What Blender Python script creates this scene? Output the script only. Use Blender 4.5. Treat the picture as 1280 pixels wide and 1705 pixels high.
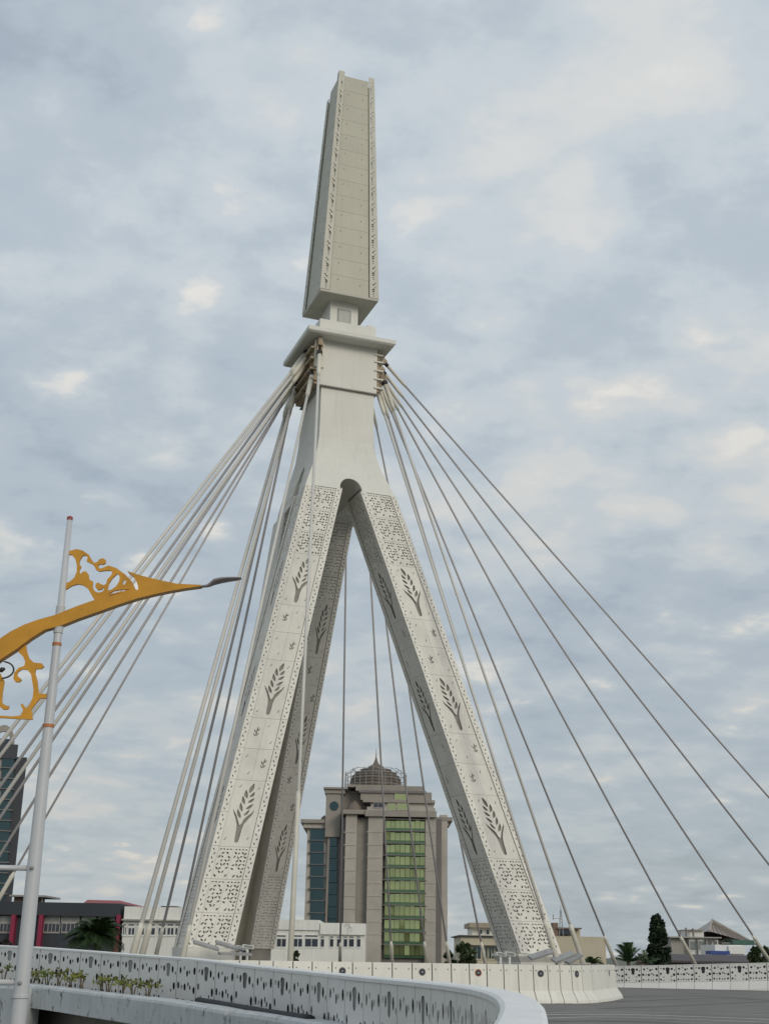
import bpy, bmesh, math, random
from mathutils import Vector, Matrix
random.seed(7)
for _o in list(bpy.data.objects): bpy.data.objects.remove(_o)
SC = bpy.context.scene
COL = SC.collection
R = math.radians

# ------------------------------------------------------------------ camera
F_PX, PITCH, ROLL, EYE = 2126.0, R(19.06), R(1.024), 1.62
FWD = Vector((0, math.cos(PITCH), math.sin(PITCH)))
UPV = Vector((0, -math.sin(PITCH), math.cos(PITCH)))
RGT = Vector((1, 0, 0))
cx = RGT*math.cos(ROLL) + UPV*math.sin(ROLL)
cy = UPV*math.cos(ROLL) - RGT*math.sin(ROLL)
cam_d = bpy.data.cameras.new('camera'); cam = bpy.data.objects.new('camera', cam_d); COL.objects.link(cam)
cam_d.sensor_fit = 'HORIZONTAL'; cam_d.sensor_width = 36.0; cam_d.lens = F_PX/1280*36.0
cam_d.clip_start = 0.1; cam_d.clip_end = 9000
cam.matrix_world = Matrix(((cx.x, cy.x, -FWD.x, 0), (cx.y, cy.y, -FWD.y, 0), (cx.z, cy.z, -FWD.z, EYE), (0, 0, 0, 1)))
SC.camera = cam

# ------------------------------------------------------------------ light and sky
SUN_AZ, SUN_EL = R(147), R(24)      # azimuth clockwise from +Y: the sun stands behind the camera, to the right
sun_dir = Vector((math.sin(SUN_AZ)*math.cos(SUN_EL), math.cos(SUN_AZ)*math.cos(SUN_EL), math.sin(SUN_EL)))
sd = bpy.data.lights.new('sun', 'SUN'); sd.energy = 1.25; sd.angle = R(24); sd.color = (1.0, 0.92, 0.78)
so = bpy.data.objects.new('sun', sd); COL.objects.link(so)
so.rotation_euler = sun_dir.to_track_quat('Z', 'Y').to_euler(); so.location = (60, -60, 80)

wd = bpy.data.worlds.new('World'); SC.world = wd; wd.use_nodes = True
nt = wd.node_tree; N = nt.nodes; L = nt.links; N.clear()
def nd(t, **k):
    n = N.new(t)
    for a, v in k.items(): setattr(n, a, v)
    return n
def wmath(op, a, b=None, clamp=False):
    n = nd('ShaderNodeMath', operation=op, use_clamp=clamp)
    for i, v in enumerate((a, b)):
        if v is None: continue
        if isinstance(v, (int, float)): n.inputs[i].default_value = v
        else: L.new(v, n.inputs[i])
    return n.outputs[0]
sky = nd('ShaderNodeTexSky', sky_type='NISHITA', sun_disc=False, sun_elevation=SUN_EL, sun_rotation=SUN_AZ, altitude=10, air_density=1.0, dust_density=1.4, ozone_density=1.2)
skys = nd('ShaderNodeVectorMath', operation='SCALE'); L.new(sky.outputs[0], skys.inputs[0]); skys.inputs[3].default_value = 0.085
tc = nd('ShaderNodeTexCoord'); sep = nd('ShaderNodeSeparateXYZ'); L.new(tc.outputs['Generated'], sep.inputs[0])
zz = wmath('ADD', wmath('MAXIMUM', sep.outputs[2], 0.0), 0.24)
comb = nd('ShaderNodeCombineXYZ'); L.new(wmath('DIVIDE', sep.outputs[0], zz), comb.inputs[0]); L.new(wmath('DIVIDE', sep.outputs[1], zz), comb.inputs[1])
mapn = nd('ShaderNodeMapping'); L.new(comb.outputs[0], mapn.inputs[0]); mapn.inputs['Location'].default_value = (5.2, 0.7, 0.4); mapn.inputs['Rotation'].default_value = (0, 0, R(-14)); mapn.inputs['Scale'].default_value = (1.45, 1.6, 1)
def wnoise(scale, detail, rough, dist=0.0, off=0.0):
    n = nd('ShaderNodeTexNoise', noise_dimensions='3D'); n.inputs['Scale'].default_value = scale; n.inputs['Detail'].default_value = detail
    n.inputs['Roughness'].default_value = rough; n.inputs['Distortion'].default_value = dist
    ad = nd('ShaderNodeVectorMath', operation='ADD'); L.new(mapn.outputs[0], ad.inputs[0]); ad.inputs[1].default_value = (off, off*1.7, off*.6)
    L.new(ad.outputs[0], n.inputs['Vector']); return n.outputs[0]
def wramp(fac, stops, interp='EASE'):
    r = nd('ShaderNodeValToRGB'); r.color_ramp.interpolation = interp
    e = r.color_ramp.elements
    while len(e) < len(stops): e.new(0.5)
    for q, (p, c) in zip(e, stops): q.position = p; q.color = (*c, 1)
    L.new(fac, r.inputs[0]); return r.outputs[0]
big = wnoise(1.0, 3, 0.5, 0.0, 0.0)
mid = wnoise(4.2, 6, 0.60, 0.0, 5.3)
fine = wnoise(13.0, 7, 0.62, 0.0, 11.1)
# clumps: smooth cells, their outline broken by noise
wn = nd('ShaderNodeTexNoise'); wn.inputs['Scale'].default_value = 5.0; wn.inputs['Detail'].default_value = 5; L.new(mapn.outputs[0], wn.inputs['Vector'])
wsc = nd('ShaderNodeVectorMath', operation='SCALE'); L.new(wn.outputs['Color'], wsc.inputs[0]); wsc.inputs[3].default_value = 0.34
wad = nd('ShaderNodeVectorMath', operation='ADD'); L.new(mapn.outputs[0], wad.inputs[0]); L.new(wsc.outputs[0], wad.inputs[1])
vor = nd('ShaderNodeTexVoronoi', feature='SMOOTH_F1'); vor.inputs['Scale'].default_value = 5.0; vor.inputs['Smoothness'].default_value = 0.4; L.new(wad.outputs[0], vor.inputs['Vector'])
puff = wmath('SUBTRACT', 0.98, vor.outputs['Distance'])
mixv = wmath('ADD', wmath('ADD', wmath('MULTIPLY', big, 0.37), wmath('MULTIPLY', puff, 0.23)), wmath('ADD', wmath('MULTIPLY', mid, 0.24), wmath('MULTIPLY', fine, 0.16)))
base = wramp(mixv, [(0.33, (0.45, 0.52, 0.59)), (0.44, (0.51, 0.58, 0.645)), (0.53, (0.58, 0.64, 0.685)), (0.61, (0.67, 0.69, 0.695)), (0.72, (0.77, 0.765, 0.74))])
# sunlit tops of the clumps, gathered in some parts of the sky
tops = wramp(wmath('ADD', wmath('MULTIPLY', puff, 0.62), wmath('ADD', wmath('MULTIPLY', fine, 0.30), wmath('MULTIPLY', mid, 0.22))), [(0.69, (0,)*3), (0.83, (1,)*3)])
where = wramp(wnoise(1.1, 2, 0.5, 0.0, 2.6), [(0.44, (0.08,)*3), (0.62, (0.9,)*3)])
topmix = nd('ShaderNodeMixRGB'); L.new(wmath('MULTIPLY', tops, where), topmix.inputs[0]); L.new(base, topmix.inputs[1]); topmix.inputs[2].default_value = (0.80, 0.785, 0.745, 1)
# the cloud sheet seen edge-on towards the horizon is thicker and greyer
low = wramp(sep.outputs[2], [(0.0, (0.80, 0.795, 0.77)), (0.18, (0.88, 0.875, 0.86)), (0.50, (1.0, 1.0, 1.0))], 'LINEAR')
cm = nd('ShaderNodeMixRGB', blend_type='MULTIPLY'); cm.inputs[0].default_value = 1.0; L.new(topmix.outputs[0], cm.inputs[1]); L.new(low, cm.inputs[2]); cloud = cm.outputs[0]
cover = wramp(mixv, [(0.32, (0.80,)*3), (0.42, (0.90,)*3), (0.55, (0.98,)*3)])
mx = nd('ShaderNodeMixRGB'); L.new(cover, mx.inputs[0]); L.new(skys.outputs[0], mx.inputs[1]); L.new(cloud, mx.inputs[2])
bg = nd('ShaderNodeBackground'); bg.inputs[1].default_value = 1.0; L.new(mx.outputs[0], bg.inputs[0])
wo = nd('ShaderNodeOutputWorld'); L.new(bg.outputs[0], wo.inputs[0])
SC.view_settings.view_transform = 'Standard'; SC.view_settings.look = 'None'; SC.view_settings.exposure = 0.0; SC.view_settings.gamma = 1.0
SC.render.engine = 'CYCLES'

# ------------------------------------------------------------------ helpers
def ray(px, py):
    x = px-640; y = -(py-852.5)
    xr = x*math.cos(ROLL)-y*math.sin(ROLL); yr = x*math.sin(ROLL)+y*math.cos(ROLL)
    return RGT*xr + UPV*yr + FWD*F_PX
def P(px, py, D):
    v = ray(px, py); return Vector((0, 0, EYE)) + v*(D/v.y)
def pix(p):
    d = Vector(p)-Vector((0, 0, EYE)); Y = d.dot(FWD); X = d.dot(cx); U = d.dot(cy)
    return 640+F_PX*X/Y, 852.5-F_PX*U/Y

MATS = {}
def mat(name, col, rough=0.7, metal=0.0, var=0.12, scale=1.2, spec=0.5, bump=0.0, bscale=30, streak=0.0, col2=None, c2amt=0.0, c2scale=2.0):
    m = bpy.data.materials.new(name); m.use_nodes = True; t = m.node_tree; ns = t.nodes; ls = t.links
    b = ns['Principled BSDF']; b.inputs['Roughness'].default_value = rough; b.inputs['Metallic'].default_value = metal
    b.inputs['Specular IOR Level'].default_value = spec
    g = ns.new('ShaderNodeNewGeometry')
    n1 = ns.new('ShaderNodeTexNoise'); n1.inputs['Scale'].default_value = scale; n1.inputs['Detail'].default_value = 6; n1.inputs['Roughness'].default_value = .6
    ls.new(g.outputs['Position'], n1.inputs['Vector'])
    r = ns.new('ShaderNodeValToRGB'); e = r.color_ramp.elements
    e[0].position = .3; e[1].position = .72
    e[0].color = (*[c*(1-var) for c in col], 1); e[1].color = (*[min(1, c*(1+var*.6)) for c in col], 1)
    ls.new(n1.outputs[0], r.inputs[0]); out = r.outputs[0]
    oi = ns.new('ShaderNodeObjectInfo'); hs = ns.new('ShaderNodeHueSaturation')
    mr = ns.new('ShaderNodeMapRange'); mr.inputs[3].default_value = 1-var*.35; mr.inputs[4].default_value = 1+var*.35
    ls.new(oi.outputs['Random'], mr.inputs[0]); ls.new(mr.outputs[0], hs.inputs['Value']); ls.new(out, hs.inputs['Color']); out = hs.outputs[0]
    if streak > 0:      # rain runs: noise stretched along z
        mp = ns.new('ShaderNodeMapping'); mp.inputs['Scale'].default_value = (5.5, 5.5, .35); ls.new(g.outputs['Position'], mp.inputs[0])
        n2 = ns.new('ShaderNodeTexNoise'); n2.inputs['Scale'].default_value = 1.0; n2.inputs['Detail'].default_value = 5; ls.new(mp.outputs[0], n2.inputs['Vector'])
        r2 = ns.new('ShaderNodeValToRGB'); r2.color_ramp.elements[0].position = .5; r2.color_ramp.elements[1].position = .78
        r2.color_ramp.elements[0].color = (0, 0, 0, 1); r2.color_ramp.elements[1].color = (streak,)*3+(1,)
        ls.new(n2.outputs[0], r2.inputs[0])
        mxx = ns.new('ShaderNodeMixRGB'); ls.new(r2.outputs[0], mxx.inputs[0]); ls.new(out, mxx.inputs[1]); mxx.inputs[2].default_value = (*[c*.45 for c in col], 1); out = mxx.outputs[0]
    if col2:
        n3 = ns.new('ShaderNodeTexNoise'); n3.inputs['Scale'].default_value = c2scale; n3.inputs['Detail'].default_value = 8; n3.inputs['Roughness'].default_value = .7; ls.new(g.outputs['Position'], n3.inputs['Vector'])
        r3 = ns.new('ShaderNodeValToRGB'); r3.color_ramp.elements[0].position = 1-c2amt-.04; r3.color_ramp.elements[1].position = 1-c2amt+.06; ls.new(n3.outputs[0], r3.inputs[0])
        m3 = ns.new('ShaderNodeMixRGB'); ls.new(r3.outputs[0], m3.inputs[0]); ls.new(out, m3.inputs[1]); m3.inputs[2].default_value = (*col2, 1); out = m3.outputs[0]
    ls.new(out, b.inputs['Base Color'])
    if bump > 0:
        n4 = ns.new('ShaderNodeTexNoise'); n4.inputs['Scale'].default_value = bscale; n4.inputs['Detail'].default_value = 4; ls.new(g.outputs['Position'], n4.inputs['Vector'])
        bp = ns.new('ShaderNodeBump'); bp.inputs['Strength'].default_value = bump; bp.inputs['Distance'].default_value = .02; ls.new(n4.outputs[0], bp.inputs['Height']); ls.new(bp.outputs[0], b.inputs['Normal'])
    MATS[name] = m; return m

mat('cream_panel', (0.68, 0.65, 0.585), .55, var=.11, scale=.9, streak=.20)
mat('cream_strip', (0.70, 0.67, 0.605), .55, var=.10, scale=1.5, streak=.20)
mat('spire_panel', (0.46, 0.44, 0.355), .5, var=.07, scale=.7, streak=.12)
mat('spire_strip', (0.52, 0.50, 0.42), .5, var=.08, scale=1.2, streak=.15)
mat('shaft_paint', (0.68, 0.665, 0.61), .6, var=.07, scale=.5, streak=.14)
mat('interior', (0.29, 0.27, 0.24), .9, var=.2)  # core tone kept dark: shade inside the cut-outs is put into the colour
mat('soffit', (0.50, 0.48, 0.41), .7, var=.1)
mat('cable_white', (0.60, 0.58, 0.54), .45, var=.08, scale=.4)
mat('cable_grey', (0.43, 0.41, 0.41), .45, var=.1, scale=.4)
mat('sleeve', (0.66, 0.63, 0.54), .5, var=.1, streak=.15)
mat('rust_bracket', (0.40, 0.32, 0.22), .75, var=.3, scale=4, col2=(0.13, 0.07, 0.04), c2amt=.42, c2scale=3)
mat('black_collar', (0.03, 0.025, 0.025), .6)
mat('barrier_white', (0.74, 0.73, 0.70), .6, var=.06, scale=1.0, streak=.08)
mat('barrier_cap', (0.80, 0.80, 0.79), .55, var=.08, scale=2, streak=.1)
mat('barrier_cream', (0.74, 0.72, 0.65), .6, var=.06, scale=1.0, streak=.25)
mat('dark_void', (0.035, 0.035, 0.04), .9, var=.2)
mat('emblem_grey', (0.19, 0.21, 0.20), .35, var=.2, spec=.6)
mat('emblem_navy', (0.02, 0.022, 0.04), .25, spec=.7)
mat('bolt', (0.20, 0.19, 0.18), .5)
mat('asphalt', (0.20, 0.19, 0.178), .85, var=.22, scale=.35, bump=.4, bscale=60, col2=(0.155, 0.148, 0.139), c2amt=.45, c2scale=.5)
mat('road_paint', (0.62, 0.62, 0.60), .7, var=.3, scale=3, col2=(0.15, 0.15, 0.14), c2amt=.40, c2scale=6)
mat('tyre_mark', (0.10, 0.097, 0.093), .8, var=.3)
mat('beam_concrete', (0.55, 0.57, 0.58), .75, var=.12, scale=1.1, bump=.2, streak=.30, col2=(0.09, 0.09, 0.085), c2amt=.40, c2scale=2.4)
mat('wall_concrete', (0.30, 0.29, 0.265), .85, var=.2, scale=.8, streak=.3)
mat('ground', (0.13, 0.135, 0.10), .95, var=.3, scale=.05)
mat('soil', (0.10, 0.08, 0.055), .95, var=.3, scale=3)
mat('pole_paint', (0.52, 0.53, 0.55), .38, var=.05, spec=.55)
mat('gold_paint', (0.63, 0.305, 0.03), .38, var=.18, scale=2.5, spec=.4)
mat('orange_band', (0.45, 0.16, 0.05), .5)
mat('lamp_shell', (0.30, 0.27, 0.28), .4, metal=.3)
mat('red_cap', (0.30, 0.06, 0.06), .5)
mat('steel_plate', (0.32, 0.32, 0.32), .6, var=.2, scale=2, streak=.3)
mat('white_paint', (0.74, 0.74, 0.71), .5, var=.08)
mat('tower_stone', (0.42, 0.385, 0.34), .75, var=.16, scale=.22, streak=.22)
mat('tower_dark', (0.17, 0.155, 0.15), .7, var=.15, scale=.2)
mat('tower_trim', (0.30, 0.27, 0.235), .7, var=.15, scale=.3)
mat('dome_tile', (0.15, 0.12, 0.095), .6, var=.25, scale=.6)
def glass(name, col, rough=.06, metal=.85):
    m = mat(name, col, rough, metal, var=.10, scale=.3, spec=.8)
    return m
glass('glass_green', (0.40, 0.45, 0.22))
glass('glass_spandrel', (0.13, 0.22, 0.13), .12)
glass('glass_teal', (0.055, 0.095, 0.105))
glass('glass_dark', (0.06, 0.07, 0.09), .1, .6)
mat('white_wall', (0.74, 0.73, 0.69), .8, var=.1, scale=.25, streak=.35, col2=(0.20, 0.19, 0.17), c2amt=.33, c2scale=.35)
mat('grey_wall', (0.36, 0.34, 0.31), .8, var=.15, scale=.3, streak=.35)
mat('charcoal_wall', (0.040, 0.045, 0.055), .7, var=.15, scale=.4)
mat('magenta_trim', (0.26, 0.02, 0.06), .6)
mat('red_roof', (0.27, 0.045, 0.05), .65, var=.15)
mat('cream_wall', (0.52, 0.47, 0.355), .8, var=.1, scale=.3, streak=.3)
mat('tan_roof', (0.34, 0.29, 0.22), .8, var=.15)
mat('brown_roof', (0.19, 0.13, 0.10), .8, var=.25, scale=.6, streak=.3)
mat('glazed_roof', (0.23, 0.175, 0.15), .3, var=.3, scale=.5, spec=.6)
mat('purple_roof', (0.075, 0.062, 0.07), .75, var=.2)
mat('green_tarp', (0.05, 0.13, 0.11), .6, var=.2)
mat('blue_sheet', (0.02, 0.06, 0.26), .5, var=.2)
mat('bark', (0.11, 0.085, 0.06), .9, var=.3, scale=3)
def leafmat(name, col, col2):
    m = mat(name, col, .6, var=.35, scale=1.8, spec=.3, col2=col2, c2amt=.48, c2scale=1.2)
    return m
leafmat('leaf_dark', (0.018, 0.036, 0.016), (0.032, 0.052, 0.022))
leafmat('leaf_palm', (0.026, 0.055, 0.018), (0.05, 0.08, 0.02))
leafmat('leaf_mid', (0.035, 0.06, 0.022), (0.055, 0.075, 0.03))
leafmat('leaf_young', (0.16, 0.17, 0.03), (0.10, 0.13, 0.035))
leafmat('leaf_brown', (0.045, 0.03, 0.025), (0.03, 0.03, 0.025))

def orient(me):
    bm = bmesh.new(); bm.from_mesh(me); bmesh.ops.recalc_face_normals(bm, faces=bm.faces); bm.to_mesh(me); bm.free()
def link(name, me, parent=None):
    o = bpy.data.objects.new(name, me); COL.objects.link(o)
    if parent is not None: o.parent = parent
    return o
def empty(name, loc=(0, 0, 0), rz=0.0):
    o = bpy.data.objects.new(name, None); COL.objects.link(o); o.location = loc; o.rotation_euler = (0, 0, rz); o.empty_display_size = .3
    return o
def tag(o, label, cat, group=None):
    o['label'] = label; o['category'] = cat
    if group: o['group'] = group
    return o
def struct(o): o['kind'] = 'structure'; return o
class MB:
    def __init__(s): s.v = []; s.f = []; s.m = []; s.ml = []
    def add(s, vs, fs, m):
        b = len(s.v); s.v += [tuple(v) for v in vs]; s.f += [tuple(b+i for i in f) for f in fs]
        if m not in s.ml: s.ml.append(m)
        s.m += [s.ml.index(m)]*len(fs); return s
    def hexa(s, p, m):       # 8 points: bottom 4, top 4
        return s.add(p, [(3, 2, 1, 0), (4, 5, 6, 7), (0, 1, 5, 4), (1, 2, 6, 5), (2, 3, 7, 6), (3, 0, 4, 7)], m)
    def box(s, x0, x1, y0, y1, z0, z1, m):
        return s.hexa([(x0, y0, z0), (x1, y0, z0), (x1, y1, z0), (x0, y1, z0), (x0, y0, z1), (x1, y0, z1), (x1, y1, z1), (x0, y1, z1)], m)
    def loft(s, rings, m, caps=True):
        n = len(rings[0]); vs = [p for r in rings for p in r]; fs = []
        for k in range(len(rings)-1):
            for i in range(n):
                j = (i+1) % n; fs.append((k*n+i, k*n+j, (k+1)*n+j, (k+1)*n+i))
        if caps: fs.append(tuple(range(n))[::-1]); fs.append(tuple((len(rings)-1)*n+i for i in range(n)))
        return s.add(vs, fs, m)
    def tube(s, pts, rad, m, n=8):
        pts = [Vector(p) for p in pts]
        if isinstance(rad, (int, float)): rad = [rad]*len(pts)
        rings = []; up = None
        for i, p in enumerate(pts):
            d = (pts[min(i+1, len(pts)-1)]-pts[max(i-1, 0)]).normalized()
            if up is None: up = Vector((0, 0, 1)) if abs(d.z) < .9 else Vector((1, 0, 0))
            a = d.cross(up).normalized(); b = d.cross(a).normalized(); up = -b if False else up
            rings.append([p+(a*math.cos(2*math.pi*k/n)+b*math.sin(2*math.pi*k/n))*rad[i] for k in range(n)])
        return s.loft(rings, m)
    def lathe(s, c, prof, m, n=24):
        return s.loft([[(c[0]+r*math.cos(2*math.pi*k/n), c[1]+r*math.sin(2*math.pi*k/n), c[2]+z) for k in range(n)] for r, z in prof], m)
    def mesh(s, name, smooth=False):
        me = bpy.data.meshes.new(name); me.from_pydata(s.v, [], s.f)
        for m in s.ml: me.materials.append(MATS[m])
        for p, i in zip(me.polygons, s.m): p.material_index = i
        orient(me)
        if smooth:
            for p in me.polygons: p.use_smooth = True
        return me
    def build(s, name, parent=None, smooth=False): return link(name, s.mesh(name, smooth), parent)

def cut2d(outers, holes, thick):
    """flat sheet with holes: returns verts (a, b, depth 0..-thick) and faces"""
    cu = bpy.data.curves.new('c', 'CURVE'); cu.dimensions = '2D'; cu.fill_mode = 'BOTH'; cu.extrude = thick/2
    for pl in list(outers)+list(holes):
        sp = cu.splines.new('POLY'); sp.points.add(len(pl)-1); sp.use_cyclic_u = True
        for q, (a, b) in zip(sp.points, pl): q.co = (a, b, 0, 1)
    ob = bpy.data.objects.new('c', cu); COL.objects.link(ob)
    me = bpy.data.meshes.new_from_object(ob)
    vs = [(v.co.x, v.co.y, v.co.z-thick/2) for v in me.vertices]; fs = [tuple(p.vertices) for p in me.polygons]
    bpy.data.objects.remove(ob); bpy.data.curves.remove(cu); bpy.data.meshes.remove(me)
    return vs, fs
def mapmesh(name, vf, fn, m):
    me = bpy.data.meshes.new(name); me.from_pydata([tuple(fn(*v)) for v in vf[0]], [], vf[1]); me.materials.append(MATS[m])
    bm = bmesh.new(); bm.from_mesh(me); bmesh.ops.remove_doubles(bm, verts=bm.verts, dist=1e-5); bmesh.ops.recalc_face_normals(bm, faces=bm.faces); bm.to_mesh(me); bm.free()
    return me
def rect(a0, a1, b0, b1): return [(a0, b0), (a1, b0), (a1, b1), (a0, b1)]
def ell(a, b, ra, rb, n=9, rot=0.0):
    c, s = math.cos(rot), math.sin(rot)
    return [(a+c*ra*math.cos(2*math.pi*k/n)-s*rb*math.sin(2*math.pi*k/n), b+s*ra*math.cos(2*math.pi*k/n)+c*rb*math.sin(2*math.pi*k/n)) for k in range(n)]
def petal(a0, b0, a1, b1, w, bend=0.0, n=5):
    """pointed leaf from (a0,b0) to (a1,b1)"""
    dx, dy = a1-a0, b1-b0; l = math.hypot(dx, dy); nx, ny = -dy/l, dx/l
    up, dn = [], []
    for i in range(n+1):
        t = i/n; s = math.sin(math.pi*(t**.85)); bx = bend*math.sin(math.pi*t)
        up.append((a0+dx*t+nx*(bx+w*s/2), b0+dy*t+ny*(bx+w*s/2))); dn.append((a0+dx*t+nx*(bx-w*s/2), b0+dy*t+ny*(bx-w*s/2)))
    return up+dn[-2:0:-1]
def crom(pts, n=6):
    out = []; q = [pts[0]*2-pts[1]]+list(pts)+[pts[-1]*2-pts[-2]]
    for i in range(1, len(q)-2):
        for k in range(n):
            t = k/n; a, b, c, d = q[i-1], q[i], q[i+1], q[i+2]
            out.append(.5*((2*b)+(c-a)*t+(2*a-5*b+4*c-d)*t*t+(3*b-a-3*c+d)*t**3))
    out.append(pts[-1]); return out
ORD = ['first', 'second', 'third', 'fourth', 'fifth', 'sixth', 'seventh', 'eighth', 'ninth', 'tenth', 'eleventh', 'twelfth', 'thirteenth']

# ------------------------------------------------------------------ ground, deck, road
GZ = -5.0
g = MB(); g.add([(-4000, -300, GZ), (4000, -300, GZ), (4000, 6000, GZ), (-4000, 6000, GZ)], [(0, 1, 2, 3)], 'ground')
struct(g.build('ground'))

# near kerb line of the curved ramp: top inner edge of the perforated barrier, from far left round to the camera
NEAR = crom([P(*q) for q in [(-330, 1556, 66), (-150, 1566, 58), (0, 1574.5, 50.5), (53, 1576.8, 48), (140, 1583, 44), (230, 1590, 40), (320, 1596.5, 36.5), (410, 1607, 31), (517, 1618, 25.5), (588, 1625, 21.5),
      (691, 1634, 18), (757, 1641, 15.8), (799, 1648, 14), (826, 1658, 11.9), (837, 1672.5, 10.1), (833, 1690, 8.6), (820, 1712, 7.3), (790, 1770, 5.4), (740, 1880, 3.6)]], 8)
def hz(x, y): return .006*max(0.0, x-9.0)*min(1, max(0, (y-40)/25)) + .022*max(0.0, -x-6)
# road sheet on the deck
def side(i, off):
    a = NEAR[max(i-1, 0)]; b = NEAR[min(i+1, len(NEAR)-1)]; d = (b-a); d.z = 0; d.normalize()
    return Vector((-d.y, d.x, 0))*off      # to the left of travel (towards the road)
g = MB(); vs = []; fs = []; edge = []
for i, p in enumerate(NEAR):
    q = p+side(i, .15); edge.append((q.x, q.y))
cols = 26
for i, (x, y) in enumerate(edge):
    X1, Y1 = 60+.9*abs(x), 20+y*1.45
    for k in range(cols+1):
        t = (k/cols)**1.5; xx, yy = x+(X1-x)*t, y+(Y1-y)*t
        vs.append((xx, yy, hz(xx, yy)))
for i in range(len(edge)-1):
    for k in range(cols): a = i*(cols+1)+k; fs.append((a, a+1, a+cols+2, a+cols+1))
g.add(vs, fs, 'asphalt'); road = struct(g.build('road'))
# deck slab under the road
g = MB(); rings = []
for i, p in enumerate(NEAR):
    if i % 2: continue
    q0 = p+side(i, -.05); q1 = p+side(i, 9)
    z0 = min(hz(p.x, p.y), p.z-1.3)-.03
    rings.append([(q0.x, q0.y, z0-.9), (q1.x, q1.y, z0-.9), (q1.x, q1.y, z0-.01), (q0.x, q0.y, z0-.01)])
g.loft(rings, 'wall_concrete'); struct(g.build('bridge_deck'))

# painted lines and tyre marks
def strip(name, pts, w, m, dz):
    g = MB(); vs = []; fs = []
    for i, p in enumerate(pts):
        a = pts[max(i-1, 0)]; b = pts[min(i+1, len(pts)-1)]; d = Vector((b.x-a.x, b.y-a.y, 0)).normalized(); n = Vector((-d.y, d.x, 0))*w/2
        for q in (p-n, p+n): vs.append((q.x, q.y, hz(q.x, q.y)+dz))
    for i in range(len(pts)-1): fs.append((2*i, 2*i+1, 2*i+3, 2*i+2))
    g.add(vs, fs, m); return struct(g.build(name))
def gp(px, py):
    v = ray(px, py); return Vector((0, 0, EYE))+v*(-EYE/v.z)
for k, row in enumerate([[(890, 1690.5), (1010, 1690), (1130, 1693), (1290, 1699), (1420, 1706)], [(890, 1697), (1000, 1694.5), (1120, 1697.5), (1290, 1704), (1400, 1711)], [(885, 1688), (980, 1686.5), (1100, 1687), (1290, 1691), (1420, 1694)]]):
    strip('lane_line', crom([gp(*q) for q in row], 8), (.22, .16, .10)[k], 'road_paint', .006)
for k, row in enumerate([[(930, 1672), (1050, 1668), (1180, 1664), (1300, 1668)], [(1000, 1680), (1120, 1676), (1220, 1672), (1320, 1669)], [(960, 1663), (1080, 1660), (1200, 1662), (1330, 1672)], [(900, 1702), (1000, 1701), (1100, 1704), (1200, 1709)]]):
    strip('tyre_track', crom([gp(*q) for q in row], 8), .35, 'tyre_mark', .004)

# ------------------------------------------------------------------ barriers
HB = [(.17, .20, 1), (.36, .15, .6), (.52, .25, 1), (.64, .22, .6), (.88, .19, 1.15), (.10, .50, 1.1), (.27, .52, .6), (.43, .52, 1.1), (.60, .46, .7), (.70, .52, .7), (.89, .56, 1.1), (.10, .80, .8), (.25, .82, .55), (.40, .80, .75), (.55, .83, .6), (.68, .82, .7), (.86, .80, .9)]
HA = [(.13, .17, .6), (.30, .19, 1), (.75, .20, 1.1), (.91, .27, .6), (.12, .47, 1), (.28, .66, .55), (.72, .62, .55), (.87, .53, 1.2), (.11, .80, .9), (.27, .84, .5), (.70, .84, .6), (.87, .86, .9)]
def emblem_poly(c, top, h, w, n=9):
    prof = [(0, .25), (.06, .8), (.18, 1), (.34, .95), (.48, .82), (.62, .74), (.8, .74), (.93, .6), (1, .25)]
    return [(c+w*s, top-h*t) for t, s in prof]+[(c-w*s, top-h*t) for t, s in prof[::-1]]
def sheet_mesh(name, H, emblem, rx, ry, m='barrier_white', scale_h=1.0, gap=.014):
    hs = [ell(a, H-b*scale_h*1.3, rx*s, ry*s, 8) for a, b, s in (HA if emblem else HB)]
    if emblem: hs.append(emblem_poly(.52, H-.10, .35, .12))
    vf = cut2d([rect(gap, 1-gap, 0, H)], hs, .012)
    return mapmesh(name, vf, lambda a, b, d: (a, -d, b), m)     # x across, y into the barrier, z up
def place_panel(me, name, parent, p0, p1, zb0, zb1, sz=1.0):
    d = Vector((p1.x-p0.x, p1.y-p0.y, zb1-zb0)); o = link(name, me, parent)
    ex = Vector((p1.x-p0.x, p1.y-p0.y, zb1-zb0)); ez = Vector((0, 0, sz)); ey = Vector((-ex.y, ex.x, 0)).normalized()
    M = Matrix(((ex.x, ey.x, ez.x, p0.x), (ex.y, ey.y, ez.y, p0.y), (ex.z, ey.z, ez.z, zb0), (0, 0, 0, 1)))
    me2 = me.copy(); me2.transform(M); o.data = me2; return o

# near perforated barrier
nb = tag(empty('bridge_barrier', (0, 0, 0)), 'curved white barrier with perforated panels sweeping past in the foreground', 'barrier')
me_a = sheet_mesh('panel', 1.30, True, .058, .09); me_b = sheet_mesh('panel', 1.30, False, .058, .09)
g = MB(); rings = []; cap = []; rings2 = []
for i, p in enumerate(NEAR):
    zt, zb = p.z, p.z-1.36
    def at(off, z): q = p+side(i, off); return (q.x, q.y, z)
    rings.append([at(.10, zb), at(.48, zb), at(.46, zb+.25), at(.30, zb+.6), at(.26, zt-.07), at(.10, zt-.07)])
    cap.append([at(-.02, zt-.07), at(.30, zt-.07), at(.29, zt-.01), at(.26, zt), at(.015, zt), at(-.02, zt-.02)])
    rings2.append([at(.035, zb+.05), at(.095, zb+.05), at(.095, zt-.075), at(.035, zt-.075)])
g.loft(rings, 'barrier_cap'); g.build('body', nb)
g = MB(); g.loft(cap, 'barrier_cap'); g.build('cap', nb)
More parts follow.
